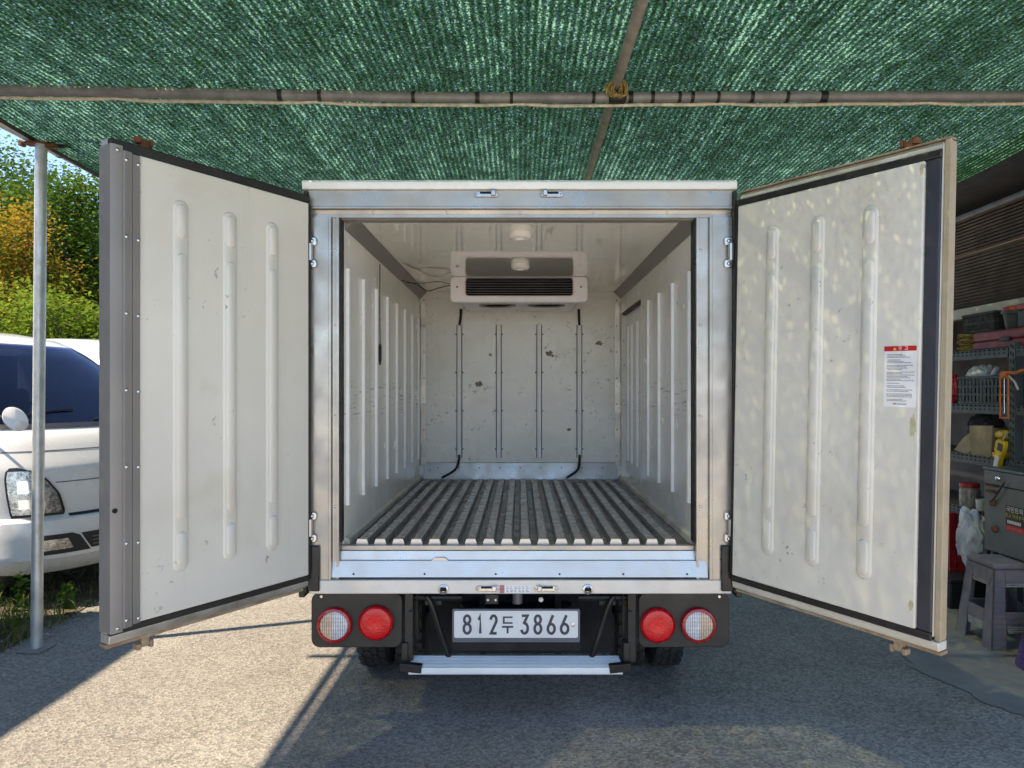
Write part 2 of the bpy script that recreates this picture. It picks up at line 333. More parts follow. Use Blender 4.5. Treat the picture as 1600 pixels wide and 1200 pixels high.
# ---------------------------------------------------------------- mesh helpers
class MB:
    def __init__(s): s.v = []; s.f = []; s.M = None
    def add(s, vs, fs):
        o = len(s.v)
        if s.M is not None: vs = [s.M @ Vector(p) for p in vs]
        s.v += [tuple(p) for p in vs]; s.f += [tuple(i+o for i in f) for f in fs]; return s
    def box(s, x0, x1, y0, y1, z0, z1):
        if x0 > x1: x0, x1 = x1, x0
        if y0 > y1: y0, y1 = y1, y0
        if z0 > z1: z0, z1 = z1, z0
        return s.add([(x0,y0,z0),(x1,y0,z0),(x1,y1,z0),(x0,y1,z0),(x0,y0,z1),(x1,y0,z1),(x1,y1,z1),(x0,y1,z1)],
              [(0,3,2,1),(4,5,6,7),(0,1,5,4),(1,2,6,5),(2,3,7,6),(3,0,4,7)])
    def prism(s, poly, a, b, axis='y'):
        """poly (p,q) extruded from a to b; axis x: (p,q)=(y,z); y: (x,z); z: (x,y)"""
        def P(p, t): return {'x': (t, p[0], p[1]), 'y': (p[0], t, p[1]), 'z': (p[0], p[1], t)}[axis]
        n = len(poly)
        ar = sum(poly[i][0]*poly[(i+1)%n][1]-poly[(i+1)%n][0]*poly[i][1] for i in range(n))
        lo, hi = min(a, b), max(a, b)
        flip = (ar > 0) == (axis == 'y')
        pts = [P(p, lo) for p in poly] + [P(p, hi) for p in poly]
        fs = [tuple(range(n-1, -1, -1)), tuple(range(n, 2*n))] + [(i, (i+1)%n, n+(i+1)%n, n+i) for i in range(n)]
        if flip: fs = [tuple(reversed(f)) for f in fs]
        return s.add(pts, fs)
    def tube(s, pts, r, n=10, cap=True):
        pts = [Vector(p) for p in pts]; rs = r if isinstance(r, (list, tuple)) else [r]*len(pts)
        up = None; vs = []; fs = []
        for i, p in enumerate(pts):
            d = (pts[min(i+1, len(pts)-1)] - pts[max(i-1, 0)]).normalized()
            if up is None: up = Vector((0,0,1)) if abs(d.z) < .9 else Vector((1,0,0))
            a = d.cross(up).normalized(); up = a.cross(d).normalized()
            for k in range(n):
                t = 2*math.pi*k/n; vs.append(p + a*(rs[i]*math.cos(t)) + up*(rs[i]*math.sin(t)))
        for i in range(len(pts)-1):
            for k in range(n):
                fs.append((i*n+k, i*n+(k+1)%n, (i+1)*n+(k+1)%n, (i+1)*n+k))
        if cap: fs += [tuple(range(n-1, -1, -1)), tuple(range((len(pts)-1)*n, len(pts)*n))]
        return s.add(vs, fs)
    def lathe(s, prof, n=32, c=(0,0,0), axis='z'):
        vs = []; fs = []; c = Vector(c)
        for r, h in prof:
            for k in range(n):
                t = 2*math.pi*k/n; a, b_ = r*math.cos(t), r*math.sin(t)
                vs.append(c + Vector({'z': (a, b_, h), 'y': (a, h, b_), 'x': (h, a, b_)}[axis]))
        for i in range(len(prof)-1):
            for k in range(n): fs.append((i*n+k, i*n+(k+1)%n, (i+1)*n+(k+1)%n, (i+1)*n+k))
        if prof[0][0] > 1e-5: fs.append(tuple(range(n-1, -1, -1)))
        if prof[-1][0] > 1e-5: fs.append(tuple(range((len(prof)-1)*n, len(prof)*n)))
        return s.add(vs, fs)
    def grid(s, fn, nu, nv):
        vs = [fn(i/nu, j/nv) for j in range(nv+1) for i in range(nu+1)]
        fs = [(j*(nu+1)+i, j*(nu+1)+i+1, (j+1)*(nu+1)+i+1, (j+1)*(nu+1)+i) for j in range(nv) for i in range(nu)]
        return s.add(vs, fs)
    def mesh(s, name, mat, smooth=35):
        me = bpy.data.meshes.new(name); me.from_pydata(s.v, [], s.f); me.update()
        if mat: me.materials.append(M[mat])
        if smooth:
            me.shade_smooth(); me.set_sharp_from_angle(angle=R(smooth))
        return me
    def build(s, name, mat, parent=None, local=False, bevel=0, smooth=35, fix=False, **tags):
        if fix:
            import bmesh
            me = s.mesh(name, mat, smooth); bm = bmesh.new(); bm.from_mesh(me); bmesh.ops.recalc_face_normals(bm, faces=bm.faces); bm.to_mesh(me); bm.free()
        else: me = s.mesh(name, mat, smooth)
        return link(name, me, parent, local, bevel, **tags)
def basis(o):
    return (basis(o.parent) @ o.matrix_parent_inverse @ o.matrix_basis) if o.parent else o.matrix_basis.copy()
def link(name, me, parent=None, local=False, bevel=0, loc=None, label=None, cat=None, group=None, kind=None):
    o = bpy.data.objects.new(name, me); col.objects.link(o)
    if parent:
        o.parent = parent
        if not local: o.matrix_parent_inverse = basis(parent).inverted()
    if loc: o.location = loc
    if bevel:
        bv = o.modifiers.new('bevel', 'BEVEL'); bv.width = bevel; bv.segments = 2; bv.limit_method = 'ANGLE'; bv.angle_limit = R(40)
    tag(o, label, cat, group, kind); return o
def tag(o, label=None, cat=None, group=None, kind=None):
    for k, v in (('label', label), ('category', cat), ('group', group), ('kind', kind)):
        if v: o[k] = v
    return o
def thing(name, loc, label, cat, group=None, rz=0):
    o = bpy.data.objects.new(name, None); col.objects.link(o); o.location = loc; o.rotation_euler = (0, 0, rz)
    o.empty_display_size = .1
    return tag(o, label, cat, group)
def copy_tree(o, parent=None):
    c = o.copy(); col.objects.link(c)
    if parent: c.parent = parent
    for ch in list(o.children): copy_tree(ch, c)
    return c
def rivet_mesh(name, mat, r=.006, h=.004, axis='y', sgn=1):
    return MB().lathe([(r, 0), (r*.9, sgn*h*.6), (r*.45, sgn*h), (0, sgn*h)], 10, (0,0,0), axis).mesh(name, mat, 60)

# ---------------------------------------------------------------- setting: ground, verge, apron
def wavy_sheet(name, mat, xs0, xs1, y0, y1, z, amp, seed, n=60, kind='structure', wave_left=True):
    r_ = random.Random(seed); ph = [r_.uniform(0, 6) for _ in range(6)]
    def w(y): return sum(math.sin(y*k*1.7+ph[k])/k for k in range(1, 6))*amp + amp*1.6*MN.noise(Vector((y*6, seed, 0))) + amp*.9*MN.noise(Vector((y*19, seed, 3)))
    b_ = MB(); b_.grid(lambda u, t: ((xs0 + (w(y0+(y1-y0)*t) if wave_left else 0))*(1-u) + (xs1 + (0 if wave_left else w(y0+(y1-y0)*t)))*u, y0+(y1-y0)*t, z), 1, n)
    return b_.build(name, mat, kind=kind, smooth=0)
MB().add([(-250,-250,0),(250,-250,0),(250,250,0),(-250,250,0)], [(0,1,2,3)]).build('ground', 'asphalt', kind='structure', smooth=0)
wavy_sheet('verge', 'soil', -60, -2.80, 2.2, 60, .006, .04, 3, 1500, wave_left=False)
wavy_sheet('bounce_ground', 'bounce_pale', -30, 30, -60, 1.2, .004, .0, 6, 4)  # unseen ground added to bounce sunlight into the canopy shade
wavy_sheet('concrete_apron', 'concrete', 2.15, 6.5, -4, 12, .005, .06, 5, 900)

# ---------------------------------------------------------------- the refrigerated truck
YR = 2.89
truck = thing('refrigerated_truck', (0, 4.1, 0), 'silver refrigerated box truck backed in with both rear doors wide open', 'truck')
XL, XR = -.735, .735; YB = 5.2; ZF, ZC = .78, 2.15
XO = .862
# box shell
left_wall = MB().box(-.855, XL, 2.965, 5.30, .70, 2.22).build('side_wall', 'wall_paint', truck)
rw = MB().box(XR, .855, 2.965, 4.31, .70, 2.22); rw.box(XR, .855, 4.31, 5.30, 1.99, 2.22); rw.box(XR, .855, 5.17, 5.30, .70, 1.99); rw.box(XR, .855, 4.31, 5.17, .70, .80); rw.box(.80, .855, 4.31, 5.17, .80, 1.99)
right_wall = rw.build('side_wall', 'wall_paint', truck)
back = MB().box(XL, XR, YB, 5.30, .70, 2.22).build('bulkhead', 'back_paint', truck)
ceil_ = MB().box(XL, XR, 2.965, YB, ZC, 2.22).build('ceiling', 'ceiling_paint', truck)
MB().prism([(-.87, 2.221), (.87, 2.221), (.86, 2.25), (.6, 2.262), (-.6, 2.262), (-.86, 2.25)], 2.90, 5.34).build('roof', 'outer_paint', truck)
floor = MB().box(XL, XR, 2.955, YB, .68, ZF).build('floor', 'floor_pan', truck)
# floor ribs (18 hat sections) with bright front caps
rb = MB().prism([(-.025, 0), (.025, 0), (.018, .021), (-.018, .021)], 0, 2.06).mesh('floor_rib', 'rib_side')
crown_ = MB().prism([(-.0178, 0), (.0178, 0), (.0155, .002), (-.0155, .002)], 0, 2.06).mesh('rib_crown', 'floor_rib')
cp = MB().prism([(-.027, 0), (.027, 0), (.019, .025), (-.019, .025)], 0, .012).mesh('rib_cap', 'bright_aluminium')
for i in range(18):
    x = -.66 + .0756*i
    o = link('floor_rib', rb, floor, loc=(x, 2.972, ZF+.0005), bevel=0)
    link('rib_cap', cp, o, local=True, loc=(0, -.0125, 0)); link('rib_crown', crown_, o, local=True, loc=(0, 0, .0212))
# floor edge strips and bulkhead kick plate
for s, x in ((1, XL), (-1, XR)):
    MB().prism([(x+s*.001, ZF+.001), (x+s*.022, ZF+.001), (x+s*.016, ZF+.022), (x+s*.001, ZF+.030)], 2.975, YB-.002).build('floor_trim', 'tan_frame', truck)
    MB().prism([(x+s*.001, ZC-.052), (x+s*.001, ZC-.001), (x+s*.05, ZC-.001)], 2.975, YB-.002, 'y').build('ceiling_cove', 'cove_grey', truck)
    c = MB().prism([(x+s*.001, YB-.001), (x+s*.042, YB-.001), (x+s*.042, YB-.006), (x+s*.008, YB-.008), (x+s*.006, YB-.042), (x+s*.001, YB-.042)], ZF+.1, ZC-.08, 'z').build('corner_trim', 'aluminium', truck)
    rv = rivet_mesh('rivet', 'black_matte', .005, .003, 'y', -1)
    for k in range(7): link('rivet', rv, c, local=True, loc=(x+s*.030, YB-.007, ZF+.17+k*.19))
MB().box(-.69, .69, YB-.008, YB-.001, ZC-.05, ZC-.001).build('corner_trim', 'wall_paint', truck)
kick = MB().prism([(YB-.001, ZF+.001), (YB-.035, ZF+.001), (YB-.010, ZF+.118), (YB-.001, ZF+.122)], -.70, .70, 'x').build('kick_plate', 'aluminium', truck)
for k in range(9): link('rivet', rivet_mesh('rivet', 'black_matte', .005, .003, 'y', -1), kick, local=True, loc=(-.6+k*.15, YB-.018, ZF+.085))
# wall rails: left wall
def rail_mesh(z0, z1):
    b_ = MB(); b_.prism([(0, -.014), (.013, -.011), (.013, .011), (0, .014)], z0, z1, 'z'); return b_.mesh('wall_rail', 'rail_white', 20)
rl = rail_mesh(.94, 1.94)
for k in range(8): link('wall_rail', rl, left_wall, loc=(XL+.0005, 3.005+.297*k, 0))
for y in (3.07, 3.405, 3.735, 4.05):
    o = link('wall_rail', rl, right_wall, loc=(XR-.0005, y, 0)); o.rotation_euler = (0, 0, math.pi)
sdoor = MB().box(.768, .797, 4.335, 5.15, .84, 1.975).build('side_door', 'wall_paint', truck)
rl2 = rail_mesh(.93, 1.88)
for y in (4.62, 4.85, 5.02):
    o = link('wall_rail', rl2, sdoor, loc=(.7675, y, 0)); o.rotation_euler = (0, 0, math.pi)
MB().box(.735, .775, 4.312, 4.33, .82, 1.985).build('side_door_trim', 'rail_white', truck)
MB().box(.742, .790, 4.333, 5.16, 1.975, 1.989).build('side_door_seal', 'gasket', truck)
# bulkhead rails with flange, twin grooves and rivets
flange = MB().box(-.029, .029, -.003, 0, .935, 1.912).mesh('wall_rail', 'rail_white', 0)
mid = MB().prism([(-.016, 0), (.016, 0), (.013, -.016), (-.013, -.016)], .937, 1.910, 'z').mesh('rail_crown', 'rail_white')
groove = MB().box(-.0215, -.0162, -.0045, -.003, .937, 1.910).box(.0162, .0215, -.0045, -.003, .937, 1.910).mesh('rail_groove', 'print_grey', 0)
rvb = rivet_mesh('rivet', 'black_matte', .005, .003, 'y', -1)
for x in (-.446, -.157, .138, .432):
    o = link('wall_rail', flange, back, loc=(x, YB-.0005, 0))
    link('rail_crown', mid, o, local=True, loc=(0, -.003, 0)); link('rail_groove', groove, o, local=True)
    for z in (1.0, 1.28, 1.56, 1.84):
        for sx_ in (-.0255, .0255): link('rivet', rvb, o, local=True, loc=(sx_, -.003, z))
# worn patches on the bulkhead where paint is gone
def blob(cx, cz, r, seed, y):
    r_ = random.Random(seed); n = 14
    return [(cx + r*r_.uniform(.45, 1.2)*math.cos(2*math.pi*k/n)*1.2, cz + r*r_.uniform(.45, 1.2)*math.sin(2*math.pi*k/n)) for k in range(n)]
for cx, cz, r_, sd_ in ((.212, 1.70, .026, 1), (.235, 1.685, .014, 8), (.578, 1.775, .022, 2), (-.30, 1.475, .026, 3), (.355, 1.14, .015, 5), (-.22, 1.69, .012, 6)):
    MB().prism(blob(cx, cz, r_, sd_, YB), YB-.0015, YB-.0003).build('chipped_patch', 'vent_brown', back, smooth=0)
# ceiling lamps
for y in (3.25, 4.07):
    o = MB().lathe([(.052, ZC-.0005), (.052, ZC-.020), (.044, ZC-.028), (.030, ZC-.029), (.028, ZC-.018), (0, ZC-.018)], 32, (0, y, 0)).build('ceiling_lamp', 'lamp_white', ceil_, fix=True)
# cooling unit under the ceiling
cu = MB(); 
xa, xb = -.446, .430
def rr(x0, x1, z0, z1, r, n=5):
    pts = []
    for cx, cz, a0 in ((x1-r, z1-r, 0), (x0+r, z1-r, 90), (x0+r, z0+r, 180), (x1-r, z0+r, 270)):
        for k in range(n+1):
            a = R(a0+90*k/n); pts.append((cx+r*math.cos(a), cz+r*math.sin(a)))
    return pts
cunit = MB().box(-.40, .385, 4.56, YB-.012, 2.005, ZC-.001).build('cooling_unit', 'unit_white', truck, bevel=.02)
fr = MB()
zb, zt = 1.990, ZC-.001
lo_, li_ = rr(xa, xb, zb-.004, zt, .028, 6), rr(-.348, .335, zb+.040, zt-.003, .020, 6); nn = len(lo_)
ring_v = [(p[0], y, p[1]) for y, lp in ((4.507, [((q[0]-(xa+xb)/2)*1.0+(xa+xb)/2, q[1]) for q in lo_]), (4.50, rr(xa+.006, xb-.006, zb+.002, zt-.001, .024, 6)), (4.50, rr(-.354, .341, zb+.034, zt-.002, .022, 6)), (4.506, li_), (4.559, li_), (4.559, lo_)) for p in lp]
fr.add(ring_v, [(i*nn+k, i*nn+(k+1) % nn, ((i+1) % 6)*nn+(k+1) % nn, ((i+1) % 6)*nn+k) for i in range(6) for k in range(nn)])
fr.build('front_frame', 'unit_white', cunit, fix=True)
MB().box(-.348, .335, 4.5595, 4.562, zb+.042, zt).build('grille_recess', 'dark_void', cunit)
for z in (2.046, 2.062, 2.078, 2.094, 2.110, 2.126, 2.141):
    MB().box(-.346, .333, 4.530, 4.550, z, z+.0025).build('grille_slat', 'vent_grey', cunit)
for x in (xa+.045, xb-.045): link('screw', rivet_mesh('screw', 'black_matte', .006, .003, 'y', -1), cunit, loc=(x, 4.5, 2.085))
for x0 in (-.27, .06):
    ov = MB().lathe([(.001, 0), (.10, 0), (.115, -.006), (.125, -.006), (.125, 0)], 32); 
    ov.v = [(x0+.115+p[0], 4.80+p[1]*.75, 2.004+p[2]) for p in ov.v]
    ov.build('fan_guard', 'fan_rim', cunit, fix=True)
# hoses, cables
def sag(pts, n=14):
    P = [Vector(p) for p in pts]; out_ = []
    for i in range(len(P)-1):
        p0, p1, p2, p3 = P[max(i-1,0)], P[i], P[i+1], P[min(i+2, len(P)-1)]
        for k in range(n):
            t = k/n; out_.append(.5*((2*p1)+(p2-p0)*t+(2*p0-5*p1+4*p2-p3)*t*t+(3*p1-p0-3*p2+p3)*t**3))
    out_.append(P[-1]); return out_
MB().tube(sag([(-.432, 5.16, 2.02), (-.435, 5.178, 1.97), (-.444, 5.186, 1.905)]), .009, 8).build('drain_hose', 'black_matte', truck)
MB().tube(sag([(.425, 5.16, 2.02), (.428, 5.178, 1.97), (.432, 5.186, 1.905)]), .009, 8).build('drain_hose', 'black_matte', truck)
MB().tube(sag([(-.446, 5.183, .955), (-.447, 5.15, .92), (-.47, 5.08, .86), (-.55, 5.0, .815)]), .009, 8).build('drain_hose', 'black_matte', truck)
MB().tube(sag([(.432, 5.183, .955), (.430, 5.15, .92), (.41, 5.08, .86), (.33, 5.0, .815)]), .009, 8).build('drain_hose', 'black_matte', truck)
MB().tube(sag([(-.446, 4.53, 2.10), (-.52, 4.55, 2.085), (-.60, 4.6, 2.075), (-.66, 4.5, 2.10), (-.715, 4.3, 2.095)]), .003, 6).build('cable', 'black_matte', truck)
MB().tube(sag([(-.446, 4.55, 2.11), (-.53, 4.6, 2.135), (-.62, 4.55, 2.115), (-.70, 4.35, 2.09)]), .0022, 6).build('cable', 'black_matte', truck)
MB().tube([(-.716, 3.62, 2.07), (-.717, 3.62, 1.86), (-.716, 3.623, 1.66)], .0025, 6).build('pull_cord', 'black_matte', truck)
MB().tube([(-.716, 3.623, 1.665), (-.716, 3.623, 1.65), (-.716, 3.623, 1.58), (-.716, 3.623, 1.555)], [.004, .008, .008, .003], 8).build('cord_handle', 'black_matte', truck)

# rear frame
Z0, Z1 = .597, 2.24
ALU = 'aluminium'
for s in (-1, 1):
    xo, xi = s*XO, s*.742 if s < 0 else .720
    t = 1 if s < 0 else -1
    prof = [(xo, YR+.085), (xo, YR), (xo+t*.080, YR), (xo+t*.083, YR-.006), (xo+t*.092, YR-.006), (xo+t*.095, YR+.014), (xi-t*.012, YR+.018), (xi-t*.010, YR+.010), (xi, YR+.010), (xi, YR+.085)]
    MB().prism(prof, .655, 2.131, 'z').build('frame_jamb', ALU, truck, fix=True)
    MB().box(xi+t*.001, xi+t*.006, YR+.03, YR+.084, .80, 2.13).build('jamb_seal', 'gasket', truck)
    rvj = rivet_mesh('rivet', 'steel', .006, .003, 'y', -1)
    for z in (.95, 1.32, 1.69, 2.0): link('rivet', rvj, truck, loc=(xi-t*.017, YR+.0175, z))
prof = [(YR+.085, 2.240), (YR, 2.240), (YR, 2.175), (YR-.006, 2.172), (YR-.006, 2.165), (YR+.014, 2.162), (YR+.018, 2.146), (YR+.010, 2.144), (YR+.010, 2.1315), (YR+.085, 2.1315)]
hdr = MB().prism(prof, -XO, XO, 'x').build('frame_header', ALU, truck, fix=True)
MB().box(-.735, .715, YR+.03, YR+.084, 2.1275, 2.1312).build('header_seal', 'cove_grey', truck)
MB().prism([(YR+.02, 2.2405), (YR-.016, 2.2405), (YR-.020, 2.252), (YR-.020, 2.270), (YR-.012, 2.278), (YR+.02, 2.282)], -.884, .878, 'x').build('roof_lip', 'bumper_white', truck, bevel=.002, fix=True)
for x in (-.6, -.3, 0, .3, .6): link('rivet', rivet_mesh('rivet', 'steel', .006, .003, 'y', -1), hdr, loc=(x, YR+.017, 2.154))
# sill: lip, two steps, beam
MB().box(-.741, .719, YR+.045, YR+.066, .764, .784).build('sill_lip', 'aluminium', truck, bevel=.002)
MB().prism([(YR+.066, .763), (YR+.038, .763), (YR+.031, .728), (YR+.066, .728)], -.741, .719, 'x').build('sill_step', 'bright_aluminium', truck, fix=True)
MB().prism([(YR+.07, .727), (YR+.016, .727), (YR+.001, .664), (YR+.07, .664)], -.788, .764, 'x').build('sill_ledge', 'bright_aluminium', truck, fix=True)
MB().prism([(-.365, .7275), (-.35, .740), (-.31, .740), (-.295, .7275)], YR+.017, YR+.032, 'y').build('sill_dent_cap', 'bright_aluminium', truck, fix=True)
beam = MB().box(-XO+.002, XO-.002, YR-.004, YR+.08, Z0, .654).build('rear_beam', 'cream_alu', truck, bevel=.004)
for x in (-.68, -.39, -.1, .16, .42, .68): link('rivet', rivet_mesh('rivet', 'black_matte', .004, .002, 'y', -1), truck, loc=(x, YR-.0005, .677))
# latch keepers
def keeper(x, z, parent, side):
    k = MB().prism(rr(x-.048, x+.048, z-.011, z+.011, .010), YR-.010, YR-.004).build('latch_keeper', 'steel', parent, bevel=.002)
    MB().box(x-.027, x+.027, YR-.0115, YR-.0102, z+.001, z+.009).build('keeper_slot', 'dark_void', k)
    MB().box(x+side*.018, x+side*.018+.018, YR-.028, YR-.0117, z-.008, z+.014).build('keeper_hook', 'steel', k, bevel=.003)
    for sx_ in (-.039, .039): link('bolt', rivet_mesh('bolt', 'steel', .006, .004, 'y', -1), k, loc=(x+sx_, YR-.010, z))
keeper(-.137, 2.222, hdr, 1); keeper(.128, 2.222, hdr, -2)
keeper(-.133, .620, beam, 1); keeper(.105, .620, beam, -2)
for x in (-.312, .274):
    o = MB().lathe([(.020, YR-.0045), (.020, YR-.012), (.014, YR-.014), (.011, YR-.008), (0, YR-.008)], 20, (x, 0, .617), 'y').build('buffer', 'steel', beam, fix=True)
    MB().box(x-.012, x+.012, YR-.016, YR-.0142, .611, .624).build('buffer_slot', 'dark_void', o)
lb = MB().box(-.064, .044, YR-.0052, YR-.0042, .601, .634).build('sticker', 'label_white', beam)
MB().box(-.083, -.065, YR-.0052, YR-.0042, .601, .634).build('sticker_stripe', 'label_pink', lb)
for i, z in enumerate((.626, .619, .612, .606)):
    for k in range(6):
        x = -.058+k*.016+rnd.uniform(0, .003)
        MBx = MB().box(x, x+rnd.uniform(.006, .013), YR-.0056, YR-.0053, z, z+.0018).build('printed_line', 'print_grey', lb)
# hinges on the jambs, corner brackets
for s in (-1, 1):
    for zc in (1.985, .870):
        xh = s*.845
        h = MB().prism(rr(xh-.018, xh+.018, zc+.028, zc+.062, .010), YR-.014, YR-.0005).build('hinge', 'steel', truck, bevel=.003)
        MB().prism(rr(xh-.018, xh+.018, zc-.062, zc-.028, .010), YR-.014, YR-.0005).build('hinge_plate', 'steel', h, bevel=.003)
        MB().lathe([(.012, zc-.034), (.012, zc+.034)], 16, (s*.852, YR-.020, 0)).build('hinge_barrel', 'bright_aluminium', h)
        for dz in (-.046, .046): link('bolt', rivet_mesh('bolt', 'steel', .009, .008, 'y', -1), h, loc=(xh, YR-.014, zc+dz))
    MB().box(s*.815, s*.864, YR-.016, YR-.0045, .61, .795).build('corner_bracket', 'black_paint', truck, bevel=.004)
    MB().box(s*.8635, s*.874, YR-.028, YR+.05, .61, 2.232).build('hinge_seal', 'gasket', truck)
    MB().box(s*.8745, s*.900, YR-.012, YR+.06, .585, .79).build('corner_plate', 'black_paint', truck, bevel=.004)

# ---------------------------------------------------------------- rear doors
def capsule(x, z0, z1, w):
    return rr(x-w/2, x+w/2, z0, z1, w*.49, 7)
def ridge(mb, x, z0, z1, w, y0, h, sy, slope=.35):
    """raised rounded rib: three stacked rings from the panel face outwards"""
    rings = [(w, 0), (w*.86, h*.75), (w*.72, h)]
    vs_ = []; n = 32
    for ww, hh in rings:
        vs_ += [(p[0], y0+sy*hh, p[1]) for p in capsule(x, z0+(w-ww)/2, z1-(w-ww)/2, ww)]
    n = len(capsule(x, z0, z1, w)); fs = []
    for i in range(2):
        for k in range(n): fs.append((i*n+k, i*n+(k+1)%n, (i+1)*n+(k+1)%n, (i+1)*n+k))
    fs.append(tuple(range(2*n, 3*n)))
    if sy > 0: fs = [tuple(reversed(f)) for f in fs]
    mb.add(vs_, fs)
def rear_door(side, hinge, u, W, ribs, label):
    sy = 1 if side < 0 else -1
    ang = math.atan2(u[1], u[0])
    frame_mat = 'dirty_aluminium' if side < 0 else 'edge_tan'
    zb, zt = .628, 2.215
    d = MB().box(0, W, -sy*.040, 0, zb+.03, zt).build('rear_door', frame_mat, truck, bevel=.006, label=label)
    d.parent = truck; d.matrix_parent_inverse = basis(truck).inverted()
    d.location = (hinge[0], hinge[1], 0); d.rotation_euler = (0, R(0 if side < 0 else 1.2), ang)
    # lower edge extrusion with rust
    MB().prism([(-sy*.040, zb+.0295), (sy*.014, zb+.0295), (sy*.012, zb+.008), (sy*.006, zb+.0005), (-sy*.040, zb+.0005)], .0, W, 'x').build('bottom_rail', 'dirty_aluminium' if side < 0 else 'cream_frame', d, local=True, bevel=.003, fix=True)
    MB().box(0, W+.003, -sy*.041, sy*.002, zb-.0125, zb-.0005).build('bottom_lip', 'rusty_edge', d, local=True, bevel=.002)
    pw = .699 if side < 0 else .735      # inner panel width
    p0, p1 = (.682, 2.178) if side < 0 else (.685, 2.158)
    panel = MB().box(.012, pw, 0.0005*sy, sy*.030, p0, p1).build('inner_panel', 'door_paint', d, local=True, bevel=.005)
    g = MB()
    gx = W-.0 if side < 0 else .783
    if side < 0:
        g.box(.0, W, sy*.0005, sy*.024, p1+.001, p1+.034); g.box(.0, W, sy*.0005, sy*.024, p0-.024, p0-.001); g.box(-.004, .0115, sy*.0005, sy*.026, p0-.001, p1+.001)
        g.build('gasket', 'gasket', d, local=True, bevel=.005)
    else:
        g.box(.0, gx, sy*.0005, sy*.024, p1+.001, p1+.026); g.box(.0, gx, sy*.0005, sy*.024, p0-.026, p0-.001); g.box(-.004, .0115, sy*.0005, sy*.026, p0-.001, p1+.001)
        g.build('gasket', 'gasket', d, local=True, bevel=.005)
        MB().box(pw+.0005, gx, sy*.0005, sy*.022, p0-.001, p1+.001).build('gasket', 'gasket_blue', d, local=True, bevel=.006)
        # stepped frame along the free edge, top and bottom
        MB().box(gx+.001, W-.018, sy*.0005, sy*.016, zb+.045, zt-.012).build('edge_extrusion', 'cream_frame', d, local=True, bevel=.004)
        MB().box(W-.016, W+.004, sy*.0005, sy*.008, zb+.032, zt).build('edge_flange', 'edge_tan', d, local=True, bevel=.003)
        MB().box(.01, gx, sy*.0005, sy*.014, p1+.028, zt-.014).build('edge_extrusion', 'tan_frame', d, local=True, bevel=.003)
        MB().box(.01, gx, sy*.0005, sy*.016, zb+.034, p0-.028).build('edge_extrusion', 'dirty_aluminium', d, local=True, bevel=.003)
        MB().box(0, W, -sy*.03, sy*.006, zt+.0005, zt+.006).build('top_flange', 'rusty_edge', d, local=True)
    if side < 0:
        # grey cover strips with rivets
        MB().prism([(W+.0005, -sy*.038), (W+.006, -sy*.034), (W+.006, sy*.030), (W-.003, sy*.036), (W-.030, sy*.036), (W-.032, sy*.0245), (W+.0005, sy*.0245)], zb+.04, p1+.012, 'z').build('cover_strip', 'grey_strip', d, local=True, fix=True)
        MB().prism([(W-.0305, sy*.0365), (W-.034, sy*.042), (W-.058, sy*.039), (W-.059, sy*.0305), (W-.0315, sy*.0305)], zb+.05, p1-.002, 'z').build('cover_strip', 'grey_strip', d, local=True, fix=True)
        MB().prism([(W-.0595, sy*.0395), (W-.084, sy*.037), (W-.086, sy*.0305), (W-.0595, sy*.0305)], zb+.055, p1-.006, 'z').build('cover_strip', 'grey_strip', d, local=True, fix=True)
        rv_ = rivet_mesh('rivet', 'steel', .0065, .004, 'y', sy)
        for k in range(7):
            z = p0+.02+(p1-p0-.05)*k/6
            link('rivet', rv_, d, local=True, loc=(W-.039, sy*.0413, z)); link('rivet', rv_, d, local=True, loc=(W-.079, sy*.0375, z-.004))
        for z in (p0+.0, p1-.004): link('rivet', rv_, d, local=True, loc=(W-.014, sy*.036, z))
        MB().lathe([(.008, sy*.0345), (.008, sy*.0372), (0, sy*.0372)], 12, (W-.006, 0, 1.05), 'y').build('screw_hole', 'dark_void', d, local=True, fix=True)
    # stamped ribs: broad ridge carrying three pads
    for t in ribs:
        b_ = MB(); dz = -.012 if side > 0 else 0
        ridge(b_, t, .815+dz, 2.065+dz, .056, sy*.0305, .007, sy)
        o = b_.build('stamped_rib', 'door_paint', d, local=True)
        for za, zc in ((.832, .950), (.992, 1.885), (1.935, 2.05)):
            c_ = MB(); ridge(c_, t, za+dz, zc+dz, .036, sy*.0376, .006, sy); c_.build('rib_pad', 'door_paint', o, local=True)
    # locking cams above and below
    tx = W-.13 if side < 0 else W-.14
    for z, sg in ((zt, 1), (zb-.013, -1)):
        c_ = MB(); c_.box(tx-.014, tx+.014, -sy*.038, -sy*.010, z, z+sg*.032)
        c_.box(tx-.026, tx-.0145, -sy*.038, -sy*.008, z+sg*.014, z+sg*.040); c_.box(tx+.0145, tx+.030, -sy*.038, -sy*.008, z+sg*.018, z+sg*.038)
        c_.build('locking_cam', 'rust' if sg > 0 else 'rusty_edge', d, local=True, bevel=.003)
    return d
doorL = rear_door(-1, (-.868, 2.878), (-.540, -.8415), .785, (.19, .372, .56), 'left rear door with grey riveted cover strips along its free edge')
doorR = rear_door(1, (.858, 2.884), (.5495, -.8355), .80, (.18, .37, .565), 'right rear door with a warning sticker and dark rubber seal')
# text meshes
def text_mesh(body, size, mat):
    c = bpy.data.curves.new('t', 'FONT'); c.body = body; c.size = size; c.align_x = 'CENTER'; c.resolution_u = 2
    o = bpy.data.objects.new('t', c); col.objects.link(o)
    bpy.context.view_layer.update()
    dg = bpy.context.evaluated_depsgraph_get(); me = bpy.data.meshes.new_from_object(o.evaluated_get(dg))
    bpy.data.objects.remove(o); bpy.data.curves.remove(c)
    me.materials.clear(); me.materials.append(M[mat]); return me
